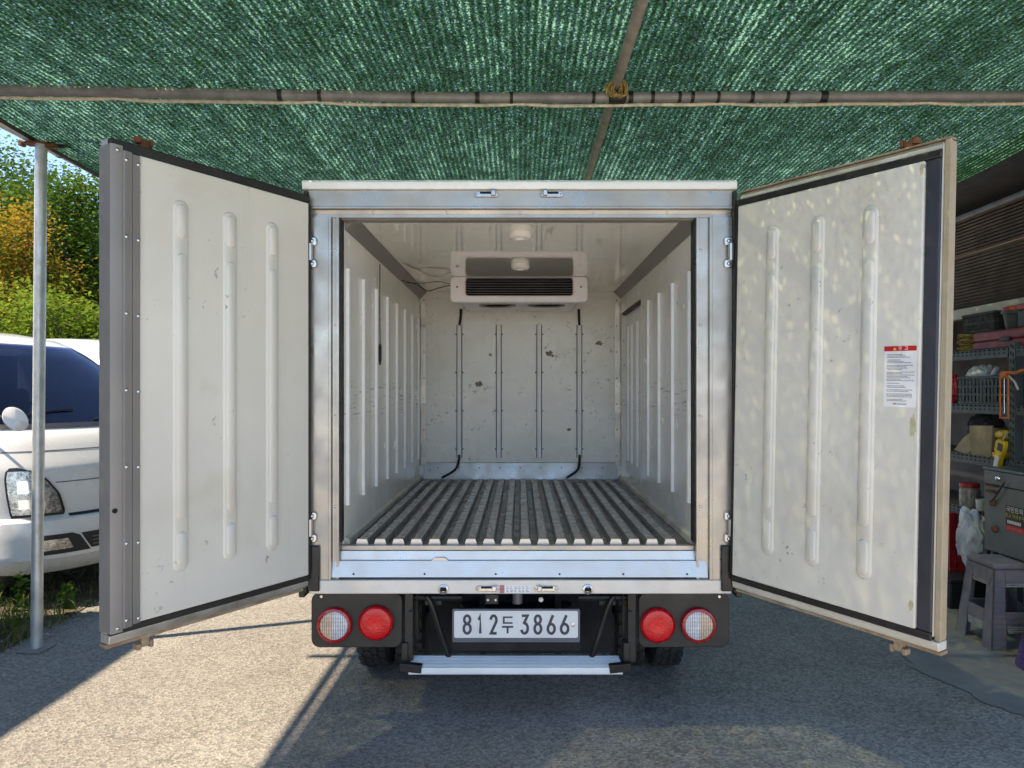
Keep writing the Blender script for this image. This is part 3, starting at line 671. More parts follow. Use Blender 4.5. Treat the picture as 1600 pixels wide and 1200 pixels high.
# warning sticker, peeled glue
def on_right_door(name, me, t, z, off, parent=None, flip=True):
    """flat print on the inner face of the right door: text x runs along the door, text y is up"""
    o = bpy.data.objects.new(name, me); col.objects.link(o); o.parent = parent or doorR
    o.matrix_basis = Matrix(((1, 0, 0, t), (0, 0, -1, -(.030+off)), (0, 1, 0, z), (0, 0, 0, 1)))
    return o
def flat(x0, x1, y0, y1, th, mat): return MB().box(x0, x1, y0, y1, 0, th).mesh('flat', mat, 0)
lab = on_right_door('warning_sticker', flat(-.052, .052, -.098, .098, .0006, 'label_white'), .672, 1.483, .0002)
on_right_door('sticker_header', flat(-.052, .052, .082, .098, .0004, 'label_red'), .672, 1.483, .0010, None).parent = doorR
on_right_door('sticker_text', text_mesh('경  고', .014, 'label_white'), .682, 1.483+.0855, .0016)
on_right_door('warning_triangle', MB().prism([(-.006, 0), (.006, 0), (0, .010)], 0, .0003, 'z').mesh('tri', 'label_yellow', 0), .655, 1.483+.085, .0016)
r_ = random.Random(4); zz = .070
while zz > -.080:
    x = -.043 + r_.uniform(0, .004); xe = r_.uniform(.0, .046)
    b_ = MB()
    while x < xe:
        w = r_.uniform(.003, .009); b_.box(x, min(x+w, .047), zz, zz+.0018, 0, .0003); x += w+.0014
    on_right_door('printed_line', b_.mesh('line', 'print_grey', 0), .672, 1.483, .0010); zz -= r_.choice((.0045, .0045, .0085))
b_ = MB().box(-.020, -.010, -.090, -.0865, 0, .0003); on_right_door('printed_mark', b_.mesh('mark', 'label_red', 0), .672, 1.483, .0010)
b_ = MB().box(-.008, .024, -.0895, -.0872, 0, .0003); on_right_door('printed_mark', b_.mesh('mark', 'print_grey', 0), .672, 1.483, .0010)
for t, z, sx_, sz_, sd_ in ((.718, 1.325, .012, .045, 3), (.722, .755, .010, .022, 5), (.727, 2.130, .006, .022, 6)):
    r_ = random.Random(sd_); pl = [(sx_*r_.uniform(.5, 1.1)*math.cos(a*.4488), sz_*r_.uniform(.5, 1.1)*math.sin(a*.4488)) for a in range(14)]
    on_right_door('glue_residue', MB().prism(pl, 0, .0006, 'z').mesh('glue', 'glue', 0), t, z, .0002)

# ---------------------------------------------------------------- under the box
YP = 3.0
for s in (-1, 1):
    pts = rr(-.192, .192, .338, .570, .035)
    pn = MB().prism([(s*.692+p[0]*s, p[1]) for p in pts] if s > 0 else [(-.692+p[0], p[1]) for p in pts], YP, YP+.02).build('lamp_panel', 'black_panel', truck, bevel=.004, fix=True)
    xin, xout = s*.588, s*.765
    dxl = .012 if s < 0 else 0
    def lamp(x, z, lensm, rimm, rr0, nm):
        o = MB().lathe([(.074, YP-.0005), (.074, YP-.018), (.070, YP-.024), (rr0+.002, YP-.026), (rr0, YP-.022), (rr0-.002, YP-.012), (.0, YP-.012)], 48, (x, 0, z), 'y').build(nm, rimm, truck, fix=True)
        me = MB().lathe([(rr0, -.0), (rr0-.002, -.003), (rr0-.005, -.0045), (rr0*.5, -.006), (0, -.0065)], 48, (0, 0, 0), 'y').mesh('lens', lensm, 60)
        link('lens', me, o, loc=(x, YP-.0205, z))
    lamp(xin-(.02 if s < 0 else .01), .447 if s < 0 else .437, 'lens_red', 'rim_red', .066, 'brake_lamp')
    lamp(xout-(.018 if s < 0 else .015), .437, 'lens_clear_a' if s < 0 else 'lens_clear_b', 'rim_red', .060, 'reversing_lamp')
    MB().lathe([(.006, YP-.006), (.005, YP-.0005)], 8, (s*.84, 0, .555), 'y').build('bolt', 'steel', pn)
    MB().box(s*.455, s*.490, YP+.004, YP+.034, .275, .60).build('mounting_plate', 'black_panel', truck, bevel=.003)
    MB().tube(sag([(s*.40, YP+.03, .545), (s*.375, YP+.03, .50), (s*.315, YP+.05, .30), (s*.30, YP+.05, .275)], 6), .012, 10).build('guard_tube', 'black_paint', truck)
    MB().tube([(s*.46, YP+.05, .535), (s*.25, YP+.05, .535)], .014, 10).build('cross_tube', 'black_paint', truck)
    MB().tube([(s*.435, YP-.002, .60), (s*.435, YP-.002, .505), (s*.47, YP-.002, .49)], .003, 6).build('wire', 'black_paint', truck)
    MB().box(s*.34, s*.41, 3.06, 5.4, .50, .62).build('chassis_rail', 'black_paint', truck)
    MB().box(s*.44, s*.455, 3.06, 3.08, .36, .60).build('bracket', 'black_paint', truck)
    MB().box(s*.16, s*.19, 3.30, 3.35, .2, .6).build('hanger', 'black_matte', truck)
    # twin tyres
    for xc in (s*.735, s*.545):
        ty = MB(); w = .074
        ty.lathe([(.17, -w*.8), (.20, -w), (.25, -w*1.02), (.283, -w*.9), (.292, -w*.72), (.293, 0), (.292, w*.72), (.283, w*.9), (.25, w*1.02), (.20, w), (.17, w*.8)], 56, (xc, 3.74, .30), 'x')
        nb = 30
        for row, hx in enumerate((-.052, -.0175, .0175, .052)):
            for k in range(nb):
                a = 2*math.pi*(k + .5*(row % 2))/nb
                ty.M = Matrix.Translation((xc, 3.74, .30)) @ Matrix.Rotation(a, 4, 'X') @ Matrix.Translation((hx, 0, .2925))
                ww, ll = .0145, .025
                ty.prism([(-ww, -ll*.55), (-ww*.1, -ll), (ww, -ll*.6), (ww, ll*.55), (ww*.1, ll), (-ww, ll*.6)], -.004, .008, 'z')
        ty.M = None
        o = ty.build('tyre', 'rubber', truck, smooth=30)
        MB().lathe([(.168, -.05), (.165, .03), (.08, .03), (.06, .05), (0, .05)], 32, (xc, 3.74, .30), 'x').build('rim', 'black_paint', o, fix=True)
MB().tube([(-.50, 3.74, .30), (-.12, 3.74, .30), (-.10, 3.74, .30), (.10, 3.74, .30), (.12, 3.74, .30), (.5, 3.74, .30)], [.045, .045, .11, .11, .045, .045], 14).build('rear_axle', 'black_matte', truck)
MB().box(-.70, .70, 3.03, 3.045, .56, .596).build('rear_crossmember', 'black_paint', truck)
MB().box(-.84, .84, 3.05, 5.3, .625, .678).build('subframe', 'black_matte', truck)
sp_ = MB().lathe([(.10, -.06), (.20, -.07), (.27, -.06), (.285, 0), (.27, .06), (.20, .07), (.10, .06)], 40, (-.02, 3.45, .345), 'z').build('spare_wheel', 'rubber', truck, fix=True)
MB().box(-.44, .44, 3.42, 3.44, .16, .60).build('underbody_blackout', 'black_matte', truck)  # black sheet added behind the plate to stand in for underbody darkness
MB().box(-.30, .26, 3.07, 3.09, .30, .42).build('plate_bracket', 'black_matte', truck)
MB().tube([(-.012, 3.04, .60), (-.012, 3.04, .515)], .022, 14).build('lamp_socket', 'plate_frame', truck)
pl_ = MB().box(-.15, -.092, 3.015, 3.04, .515, .56).build('plate_lamp', 'black_paint', truck, bevel=.004)
for x in (-.138, -.105): link('bulb', rivet_mesh('bulb', 'lamp_white', .006, .005, 'y', -1), pl_, loc=(x, 3.0148, .535))
link('bolt_head', rivet_mesh('bolt_head', 'lamp_white', .011, .006, 'y', -1), truck, loc=(.088, 3.03, .532))
# underrun step
st = MB().prism([(3.062, .262), (3.062, .284), (2.948, .274), (2.944, .262), (2.944, .246), (2.962, .246), (2.962, .262)], -.465, .425, 'x').build('bumper_step', 'bumper_white', truck, bevel=.002, fix=True)
for k in range(7):
    y = 3.05-.014*k; MB().prism([(y, .2835-.0012*k+.0), (y-.006, .2855-.0012*k), (y-.008, .2825-.0012*k)], -.462, .422, 'x').build('tread_ridge', 'bumper_white', st, fix=True)
for s, x in ((-1, -.455), (1, .415)):
    c_ = MB(); c_.M = Matrix.Translation((x, 2.958, .268)) @ Matrix.Rotation(R(-6*s), 4, 'Y')
    c_.box(-.045, .045, -.020, .012, -.012, .022); c_.build('step_clamp', 'black_paint', truck, bevel=.003)
    MB().box(x-s*.0+.0 if False else x+s*.02, x+s*.045, 2.99, 3.05, .25, .36).build('step_arm', 'black_panel', truck, bevel=.003)
# licence plate
S3 = 369.7
def PX(px): return (px-813)/S3
def PZ(py): return CAMZ+(612-py)/S3
plate = MB().prism(rr(PX(707), PX(906), PZ(1002), PZ(950), .008), 2.985, 2.998).build('licence_plate', 'plate_frame', truck, bevel=.002)
MB().prism(rr(PX(710), PX(902.5), PZ(994.5), PZ(952.5), .008), 2.9815, 2.9848).build('plate_face', 'plate_white', plate, bevel=.001)
for px, py, mt in ((716.5, 973, 'plate_white'), (895, 974, 'steel')):
    MB().lathe([(.0085, 2.9812), (.0085, 2.978), (.004, 2.977), (0, 2.9775)], 14, (PX(px), 0, PZ(py)), 'y').build('plate_screw', mt, plate, fix=True)
def arc(cx, cy, r, a0, a1, n=20, ry=None):
    return [(cx+r*math.cos(R(a0+(a1-a0)*k/n)), cy+(ry or r)*math.sin(R(a0+(a1-a0)*k/n))) for k in range(n+1)]
def ribbon(mb, pts, w, closed, y, th=.0016):
    n = len(pts); L = []; Rr = []
    for i in range(n):
        if closed: a, c = Vector(pts[i-1]), Vector(pts[(i+1) % n])
        else: a, c = Vector(pts[max(i-1, 0)]), Vector(pts[min(i+1, n-1)])
        p = Vector(pts[i])
        d1 = (p-a).normalized() if (p-a).length > 1e-9 else (c-p).normalized(); d2 = (c-p).normalized() if (c-p).length > 1e-9 else d1
        t = (d1+d2); t = t.normalized() if t.length > 1e-6 else d1
        nn = Vector((-t.y, t.x)); k = max(.5, nn.dot(Vector((-d1.y, d1.x)))); o_ = nn*(w/2/k)
        L.append(p+o_); Rr.append(p-o_)
    vs_ = [(p.x, y, p.y) for p in L]+[(p.x, y, p.y) for p in Rr]+[(p.x, y-th, p.y) for p in L]+[(p.x, y-th, p.y) for p in Rr]
    fs = []
    for i in range(n if closed else n-1):
        j = (i+1) % n
        fs += [(2*n+i, 3*n+i, 3*n+j, 2*n+j), (i, 2*n+i, 2*n+j, j), (n+j, 3*n+j, 3*n+i, n+i)]
    mb.add(vs_, fs)
def glyph(ch):
    if ch == '8': return [(arc(.5, .755, .40, 0, 360, 28, .205)[:-1], 1), (arc(.5, .285, .46, 0, 360, 28, .245)[:-1], 1)]
    if ch == '1': return [([(.12, .76), (.42, .80), (.62, .96), (.62, .04)], 0)]
    if ch == '2': return [(arc(.5, .73, .42, 175, -25, 14, .23)+[(.10, .045), (.96, .045)], 0)]
    if ch == '3': return [([(.08, .955), (.86, .955), (.42, .58)]+arc(.46, .30, .44, 80, -165, 18, .26), 0)]
    if ch == '6': return [([(.74, .985), (.13, .40)], 0), (arc(.5, .28, .46, 0, 360, 28, .245)[:-1], 1)]
GW = .0125
for ch, xa_, xb_ in (('8', 722.5, 738.5), ('1', 744.5, 755.5), ('2', 764, 779), ('3', 812, 828), ('8', 832.5, 848), ('6', 853, 869), ('6', 873.5, 890)):
    b_ = MB(); x0, x1 = PX(xa_)+GW/2, PX(xb_)-GW/2; z0, z1 = PZ(988.5), PZ(958.5)
    for i, (pts, cl) in enumerate(glyph(ch)):
        ribbon(b_, [(x0+p[0]*(x1-x0), z0+p[1]*(z1-z0)) for p in pts], GW*.88, cl, 2.9812-.0003*i)
    b_.build('digit', 'plate_ink', plate, smooth=0, fix=False)
b_ = MB()
for (xa_, xb_, ya, yb) in ((786, 801, 963.2, 961.0), (786, 788.6, 970, 963.2), (786, 801, 972.2, 970.0), (784.5, 802, 978.5, 975.8), (791.8, 794.8, 987, 978.5)):
    b_.box(PX(xa_), PX(xb_), 2.979, 2.9812, PZ(ya), PZ(yb))
b_.build('letter', 'plate_ink', plate, smooth=0)

# ---------------------------------------------------------------- shade canopy
def netz(x, y):
    z = 2.815 - .045*(1-abs(math.sin(math.pi*(y-3.19)/2.6)))*0 - .055*abs(math.sin(math.pi*(y-3.19)/2.6))*min(1, abs(x-.45)/.6)
    z += .012*math.sin(2.3*x+.7*y) + .008*math.sin(5.1*x-1.9*y+1) + .004*math.sin(11*x+3*y) + .016*MN.noise(Vector((x*5, y*1.2, 0)))
    if x < -2.3: z += .03*(-2.3-x)/.4
    return z
net = MB(); 
net.grid(lambda u, t: (-2.665+.012*math.sin(9*t)+5.52*u, 1.35+5.85*t, netz(-2.665+5.52*u, 1.35+5.85*t)+.012), 380, 220)
shade = net.build('shade_net', 'shade_net', label='green knitted shade netting stretched overhead as the canopy roof', cat='shade net', smooth=180)
ta = shade.data.attributes.new('tone', 'FLOAT', 'POINT')
rs_ = random.Random(77); stripes = [rs_.gauss(0, .04) for _ in range(400)]
ta.data.foreach_set('value', [.17*MN.noise(Vector((p.co.x*1.2, p.co.y*1.0, 3))) + .12*MN.noise(Vector((p.co.x*4.5, p.co.y*1.6, 9))) + stripes[int((p.co.x+3)*34.5) % 400] + .22*MN.noise(Vector((p.co.x*17, p.co.y*9, 1))) for p in shade.data.vertices])
hem = MB()
hem.tube([(-2.668+.012*math.sin(9*k/60), 1.35+5.85*k/60, netz(-2.668, 1.35+5.85*k/60)+.008) for k in range(61)], .012, 8)
hem.build('hem', 'tie_black', shade)
ZP = 2.742
def cz_(x): return ZP + .052*max(0, (-x-.2)/3)**1.2 - .012*math.sin(max(0, min(1, (x+.5)/3.5))*math.pi)*0 + .01*max(0, x/3)
cpipe = MB().tube([(x, 3.19, cz_(x)) for x in [-2.85+.25*k for k in range(25)]], .0235, 14).build('cross_pipe', 'pipe_grey', label='horizontal grey pipe running across under the netting with black ties', cat='pipe')
for px in (438, 500, 646, 746, 799, 927, 985, 1019, 1061, 1081, 1121, 1174, 1229, 1286):
    x = (px-813)/1109*3.19; w = rnd.choice((.007, .008, .010)) if px != 1286 else .016
    MB().tube([(x-w, 3.19, cz_(x)), (x+w, 3.19+.0005, cz_(x))], .0265, 14).build('tie', 'tie_black', cpipe)
cc_ = MB()
cc_.tube([(x, 3.203+.004*math.sin(7*x), cz_(x)-.0225-.009*abs(math.sin(3.3*x+math.sin(7*x)))) for x in [-2.66+.06*k for k in range(92)]], .0075, 6)
cc_.build('hem_cord', 'cord_cream', cpipe)
MB().tube([(.43, y, 2.797-.012*math.sin((y-3.19)*.5)) for y in [1.25+.5*k for k in range(13)]], .0225, 14).build('ridge_pipe', 'pipe_worn', label='weathered pipe running front to back above the cross pipe', cat='pipe')
# lashing where the two pipes cross
ls = MB()
for k in range(16):
    a = rnd.uniform(-.5, .5); c0 = Vector((.43+rnd.uniform(-.02, .02), 3.175+rnd.uniform(-.012, .012), 2.765))
    ls.tube([c0+Vector((.032*math.cos(t+a), -.012+.030*math.sin(t)*math.sin(a*2), .036*math.sin(t))) for t in [2*math.pi*j/12 for j in range(13)]], .0035, 5)
lash = ls.build('rope_lashing', 'rope_brass', label='frayed yellow rope lashing at the crossing of the two overhead pipes', cat='rope')
MB().box(.395, .475, 3.160, 3.222, 2.716, 2.7165+.05).build('rubber_wrap', 'tie_black', lash, bevel=.01)
side = MB().tube([(-2.70, y, 2.815) for y in (1.2, 2.5, 3.9, 5.5, 7.2)], .024, 14).build('side_pipe', 'galvanised', label='sloping galvanised pipe along the left edge of the netting', cat='pipe')
for y in (1.0, 2.2, 3.3, 4.15, 4.5, 5.2): MB().tube([(-2.70, y, 2.815), (-2.70, y+.012, 2.815)], .0275, 12).build('tie', 'tie_black', side)
post = thing('canopy_post', (-2.69, 3.91, 0), 'upright galvanised canopy post on a base plate beside the left door', 'post')
MB().tube([(-2.665, 3.91, .012), (-2.64, 3.91, 2.78)], .0295, 18).build('pole', 'galvanised', post)
MB().box(-2.73, -2.60, 3.84, 3.98, .0, .012).build('base_plate', 'pipe_grey', post, bevel=.003)
cl_ = MB(); cl_.box(-2.73, -2.60, 3.88, 3.95, 2.782, 2.792); cl_.box(-2.755, -2.735, 3.89, 3.93, 2.772, 2.80); cl_.box(-2.62, -2.56, 3.90, 3.93, 2.765, 2.785)
cl_.build('clamp', 'rust', post, bevel=.003)
MB().tube([(-2.61, 3.93, 2.80), (-2.56, 3.96, 2.83), (-2.52, 3.99, 2.81), (-2.55, 3.94, 2.78), (-2.62, 3.92, 2.79)], .012, 8).build('clamp_tie', 'tie_black', post)
# more posts of the same canopy stand behind the camera and on the far side
for x, y in ((-2.69, 1.4),):
    p2 = copy_tree(post); p2.location = (x, y, 0); p2['label'] = 'upright galvanised canopy post at the open end of the netting'; p2['group'] = 'canopy posts'
post['group'] = 'canopy posts'

# ---------------------------------------------------------------- boundary wall out of frame on the left (its shade falls across the verge)
bw = MB().box(-4.35, -4.15, -3.0, 4.0, 0, 3.15).build('boundary_wall', 'block_wall', label='grey concrete block boundary wall left of the canopy', cat='wall')
MB().box(-4.40, -4.10, -3.0, 4.0, 3.152, 3.21).build('coping', 'concrete', bw, bevel=.01)

# ---------------------------------------------------------------- parked white trucks
LV = [(.22,.10,.78),(.27,.04,.82),(.33,0,.845),(.50,0,.86),(.575,.015,.86),(.60,.06,.85),(.75,.07,.855),(.90,.085,.855),(.93,.10,.855),(1.0,.15,.855),(1.10,.22,.85),(1.166,.30,.84),(1.4,.68,.80),(1.65,1.10,.74),(1.74,1.28,.72),(1.80,1.45,.70),(1.85,1.8,.66),(1.87,2.3,.6)]
LV = [(z if z <= 1.166 else 1.166+(z-1.166)*1.10, b_, w_) for z, b_, w_ in LV]
def lev(z):
    for a, c in zip(LV, LV[1:]):
        if z <= c[0]+1e-9:
            t = max(0, (z-a[0])/(c[0]-a[0])); return [a[i]+(c[i]-a[i])*t for i in range(3)]
    return LV[-1]
def vsurf(u, z, off=0):
    _, b0, w = lev(z); p = u*math.pi/2; n = 2.6; D = .45
    s_ = w*math.copysign(abs(math.sin(p))**(2/n), p) if abs(p) > 1e-6 else 0
    f_ = -b0-D*(1-abs(math.cos(p))**(2/n))
    pt = Vector((s_, -f_, z))      # local: x = vehicle left, -y = forward
    if off:
        e_ = 1e-3
        a = vsurf(min(1, u+e_), z)-vsurf(max(-1, u-e_), z); c = vsurf(u, z+.01)-vsurf(u, max(.221, z-.01))
        nrm = a.cross(c).normalized(); pt = pt+nrm*off
    return pt
def vpatch(rows, off, nu=14):
    """rows: (z, u0, u1) from bottom to top"""
    b_ = MB(); n = len(rows); vs_ = []
    for z, u0, u1 in rows:
        for k in range(nu+1): vs_.append(vsurf(u0+(u1-u0)*k/nu, z, off))
    fs = [(j*(nu+1)+k, j*(nu+1)+k+1, (j+1)*(nu+1)+k+1, (j+1)*(nu+1)+k) for j in range(n-1) for k in range(nu)]
    return b_.add(vs_, fs)
def interp_rows(keys, n):
    out_ = []
    for i in range(n+1):
        z = keys[0][0]+(keys[-1][0]-keys[0][0])*i/n
        for a, c in zip(keys, keys[1:]):
            if z <= c[0]+1e-9:
                t = (z-a[0])/(c[0]-a[0]); out_.append((z, a[1]+(c[1]-a[1])*t, a[2]+(c[2]-a[2])*t)); break
    return out_
def make_van(label):
    t = thing('parked_truck', (0, 0, 0), label, 'truck', 'white trucks parked by the verge')
    zs = sorted(set([l[0] for l in LV]+[.3, .36, .42, .46, .65, .7, .8, .86, .965, 1.05, 1.13, 1.2, 1.28, 1.34, 1.46, 1.52, 1.58, 1.65, 1.70, 1.75, 1.77, 1.83]))
    b_ = MB(); nu = 48; vs_ = []
    for z in zs:
        row = [vsurf(-1+2*k/nu, z) for k in range(nu+1)]
        e0, e1 = row[0].copy(), row[-1].copy(); e0.y = e1.y = 4.2
        vs_ += [e0]+row+[e1]
    m_ = nu+3; fs = [(j*m_+k, j*m_+k+1, (j+1)*m_+k+1, (j+1)*m_+k) for j in range(len(zs)-1) for k in range(m_-1)
                     if not (zs[j] >= 1.199 and zs[j+1] <= 1.751 and 1 <= k <= nu and abs(-1+2*(k-.5)/nu) < .60)]
    fs.append(tuple((len(zs)-1)*m_+k for k in range(m_)))
    b_.add(vs_, fs); b_.build('body', 'car_white', t, local=True, smooth=28)
    ws = vpatch(interp_rows([(1.185, -.60, .60), (1.22, -.66, .66), (1.64, -.64, .64), (1.74, -.60, .60), (1.79, -.46, .46)], 22), .006, 30).build('windscreen', 'car_glass', t, local=True, smooth=180)
    vpatch(interp_rows([(1.168, -.66, .66), (1.195, -.66, .66)], 2), .009, 30).build('wiper_cowl', 'car_black', ws, local=True, smooth=180)
    for u0 in (-.55, -.05):
        MB().tube([vsurf(u0+.45*k/10, 1.205+.075*math.sin(math.pi*k/20), .016) for k in range(11)], .006, 6).build('wiper', 'car_black', ws, local=True)
    vpatch(interp_rows([(1.02, -.86, .86), (1.028, -.86, .86)], 1), .002, 36).build('panel_seam', 'print_grey', t, local=True, smooth=180)
    for s in (-1, 1):
        hl = [(.60, .72, .385), (.63, .73, .375), (.75, .745, .40), (.85, .75, .47), (.90, .74, .56), (.925, .70, .64)]
        rows = interp_rows([(z, min(s*a, s*c), max(s*a, s*c)) for z, a, c in hl], 14)
        h = vpatch(rows, .006).build('headlamp', 'car_black', t, local=True, smooth=180)
        def shr(rw, e, zz=.015):
            k0, k1 = rw[0][0]+zz, rw[-1][0]-zz
            return [(z, a+e, c-e) for z, a, c in rw if k0 <= z <= k1]
        vpatch(shr(rows, .018), .012).build('reflector', 'reflector', h, local=True, smooth=180)
        vpatch(interp_rows([(.66, min(s*.66, s*.48), max(s*.66, s*.48)), (.72, min(s*.66, s*.48), max(s*.66, s*.48))], 3), .017).build('lamp_bowl', 'chrome', h, local=True, smooth=180)
        vpatch(interp_rows([(.76, min(s*.66, s*.48), max(s*.66, s*.48)), (.84, min(s*.66, s*.54), max(s*.66, s*.54))], 3), .017).build('lamp_bowl', 'chrome', h, local=True, smooth=180)
        vpatch(shr(rows, .008, .008), .024).build('lens', 'headlamp_lens', h, local=True, smooth=180)
        fg = vpatch(interp_rows([(.355, min(s*.61, s*.27), max(s*.61, s*.27)), (.47, min(s*.60, s*.33), max(s*.60, s*.33)), (.485, min(s*.56, s*.37), max(s*.56, s*.37))], 6), .005).build('fog_lamp_housing', 'car_black', t, local=True, smooth=180)
        vpatch(interp_rows([(.385, min(s*.56, s*.37), max(s*.56, s*.37)), (.455, min(s*.56, s*.40), max(s*.56, s*.40))], 4), .012).build('fog_lamp', 'reflector', fg, local=True, smooth=180)
        # door seam
        vpatch(interp_rows([(.62, s*.905-.004, s*.905+.004), (1.15, s*.86-.004, s*.86+.004)], 8), .002, 2).build('door_seam', 'print_grey', t, local=True, smooth=180)
    vpatch(interp_rows([(.365, -.265, .265), (.475, -.32, .32)], 5), .005).build('lower_grille', 'car_black', t, local=True, smooth=180)
    for z in (.385, .41, .435): vpatch(interp_rows([(z, -.26, .26), (z+.008, -.26, .26)], 1), .012).build('grille_slat', 'print_grey', t, local=True, smooth=180)
    vpatch(interp_rows([(.815, -.42, .42), (.822, -.42, .42)], 1), .002, 24).build('panel_seam', 'print_grey', t, local=True, smooth=180)
    vpatch(interp_rows([(.588, -.36, .36), (.606, -.36, .36)], 2), .004, 24).build('bumper_gap', 'car_black', t, local=True, smooth=180)
    MB().box(-.70, .70, .95, 1.30, .95, 1.13).build('dashboard', 'car_black', t, local=True, bevel=.04)
    MB().box(-.72, .72, 2.25, 2.30, .6, 1.75).build('cab_partition', 'pouch_grey', t, local=True)
    for x in (-.38, .38):
        st_ = MB().box(x-.25, x+.25, 1.95, 2.10, .85, 1.45).build('seat', 'seat_cloth', t, local=True, bevel=.05)
        MB().box(x-.12, x+.12, 1.97, 2.07, 1.46, 1.64).build('headrest', 'seat_cloth', st_, local=True, bevel=.03)
    MB().tube([(.38+.17*math.cos(a_), 1.45+.06*math.sin(a_), 1.20+.16*math.sin(a_)) for a_ in [2*math.pi*k/24 for k in range(25)]], .013, 8).build('steering_wheel', 'car_black', t, local=True)
    MB().box(-.10, .10, 1.72, 1.74, 1.58, 1.65).build('rear_view_mirror', 'car_black', t, local=True, bevel=.008)
    # round kerb mirror on the right front corner
    mr = MB().tube([(-.87, .52, 1.27), (-.88, .32, 1.275), (-.84, .235, 1.25)], .009, 8).build('mirror_arm', 'car_black', t, local=True)
    b_ = MB(); b_.M = Matrix.Translation((-.815, .205, 1.245)) @ Vector((-.65, -.70, .12)).to_track_quat('Z', 'Y').to_matrix().to_4x4() @ Matrix.Rotation(R(35), 4, 'Z') @ Matrix.Scale(.72, 4, (1, 0, 0))
    b_.lathe([(.0, -.022), (.05, -.018), (.080, -.006), (.085, .004), (.078, .009), (0, .010)], 28); b_.build('mirror_head', 'car_white', mr, local=True, smooth=40)
    for x in (-.70, .70):
        for y in (.75, 3.2):
            w = MB().lathe([(.16, -.08), (.25, -.09), (.29, -.07), (.30, 0), (.29, .07), (.25, .09), (.16, .08)], 36, (x, y, .30), 'x').build('wheel', 'rubber', t, local=True, fix=True)
            MB().lathe([(.17, -.075), (.12, -.05), (0, -.05)], 24, (x, y, .30), 'x').build('hub', 'steel', w, local=True, fix=True)
    MB().box(-.6, .6, .6, 4.1, .35, .5).build('underbody', 'car_black', t, local=True)
    return t
van = make_van('white truck parked at the verge with its headlamp and windscreen beside the post')
van.location = (-2.76, 5.22, .0); van.rotation_euler = (0, 0, R(72))
van2 = copy_tree(van); van2.location = (-4.05, 9.3, .22); van2.rotation_euler = (0, 0, R(64))
van2['label'] = 'second white truck showing only roof and window behind the first'

# ---------------------------------------------------------------- trees, shrubs, verge plants
def leaf_mesh(name, mat, centers, per, spread, size, seed, droop=.3):
    r_ = random.Random(seed); b_ = MB(); vs_, fs = b_.v, b_.f
    for c in centers:
        for _ in range(per):
            p = Vector(c)+Vector((r_.gauss(0, spread), r_.gauss(0, spread), r_.gauss(0, spread*.75)))
            d = Vector((r_.uniform(-1, 1), r_.uniform(-1, 1), r_.uniform(-.6, .35))).normalized()
            n_ = Vector((r_.uniform(-.8, .8), r_.uniform(-.8, .8), 1)).normalized(); a = d.cross(n_).normalized()
            L = size*r_.uniform(.6, 1.3); w = L*.32; o = len(vs_)
            up = n_*(L*.12)
            vs_ += [tuple(p), tuple(p+d*L*.5+a*w+up), tuple(p+d*L), tuple(p+d*L*.5-a*w+up)]
            fs.append((o, o+1, o+2, o+3))
    return b_.mesh(name, mat, 0)
def tree(loc, h, rad, z0, mat, label, seed, nclump=90, per=70, size=.16, spread=.30, name='broadleaf_tree', cat='tree', group='trees beyond the parked trucks', limbs=9):
    r_ = random.Random(seed)
    t = thing(name, loc, label, cat, group)
    tr = MB(); lean = Vector((r_.uniform(-.25, .25), r_.uniform(-.25, .25), 0))
    tr.tube([Vector((0,0,0)), Vector((0,0,h*.25))+lean*.4, Vector((0,0,h*.55))+lean, Vector((0,0,h*.9))+lean*1.2], [h*.022, h*.018, h*.012, h*.003], 8)
    cs = []
    for k in range(limbs):
        a = k*2.4+r_.uniform(-.4, .4); zb_ = h*r_.uniform(.28, .75); q = rad*r_.uniform(.55, .95)
        st_ = Vector((0,0,zb_))+lean*(zb_/h)*1.2; en = st_+Vector((q*math.cos(a), q*math.sin(a), h*r_.uniform(.06, .2)))
        md = (st_+en)/2+Vector((0, 0, r_.uniform(-.1, .2)))
        tr.tube([st_, md, en], [h*.008, h*.005, h*.002], 6); cs += [md.lerp(en, .5), en]
    tr.build('trunk', 'bark', t, local=True)
    while len(cs) < nclump:
        p = Vector((r_.uniform(-1, 1), r_.uniform(-1, 1), r_.uniform(-1, 1)))
        l_ = p.length
        if l_ > 1 or l_ < .35: continue
        k = 1+.25*math.sin(3*math.atan2(p.y, p.x)+seed)+.2*math.sin(5*p.z+seed*2)
        cs.append(Vector((p.x*rad*k, p.y*rad*k, z0+(h-z0)*(.5+.5*p.z))))
    link('crown', leaf_mesh('crown', mat, cs, int(per*2.1), spread*1.05, size*.58, seed+9), t, local=True)
    return t
def at(px, y): return ((px-813)/1109*y, y, 0)
tree(at(-20, 15.5), 6.7, 2.0, 1.2, 'leaf_green', 'feathery green tree at the far left edge above the parked truck', 11, 150, 100)
tree(at(36, 13.2), 5.2, .75, .8, 'leaf_yellow', 'slim tree with yellow autumn leaves behind the post', 12, 60, 80, .13, .22)
tree(at(105, 15.2), 6.1, 1.8, 1.0, 'leaf_green', 'green tree against the sky between post and left door', 13, 150, 100)
tree(at(75, 18.5), 6.9, 2.6, .6, 'leaf_dark', 'dark green tree in shade behind the slim yellow tree', 14, 120, 80, .2, .36)
tree(at(150, 17.0), 5.9, 2.2, .5, 'leaf_dark', 'dark green tree low behind the left door edge', 15, 110, 80, .2, .36)
tree(at(-190, 16.5), 7.0, 2.4, .8, 'leaf_dark', 'tall dark tree left of the feathery green tree', 16, 110, 70, .2, .36)
tree(at(260, 18.0), 6.5, 2.6, .8, 'leaf_green', 'green tree hidden behind the open left door', 17, 110, 70, .2, .36)
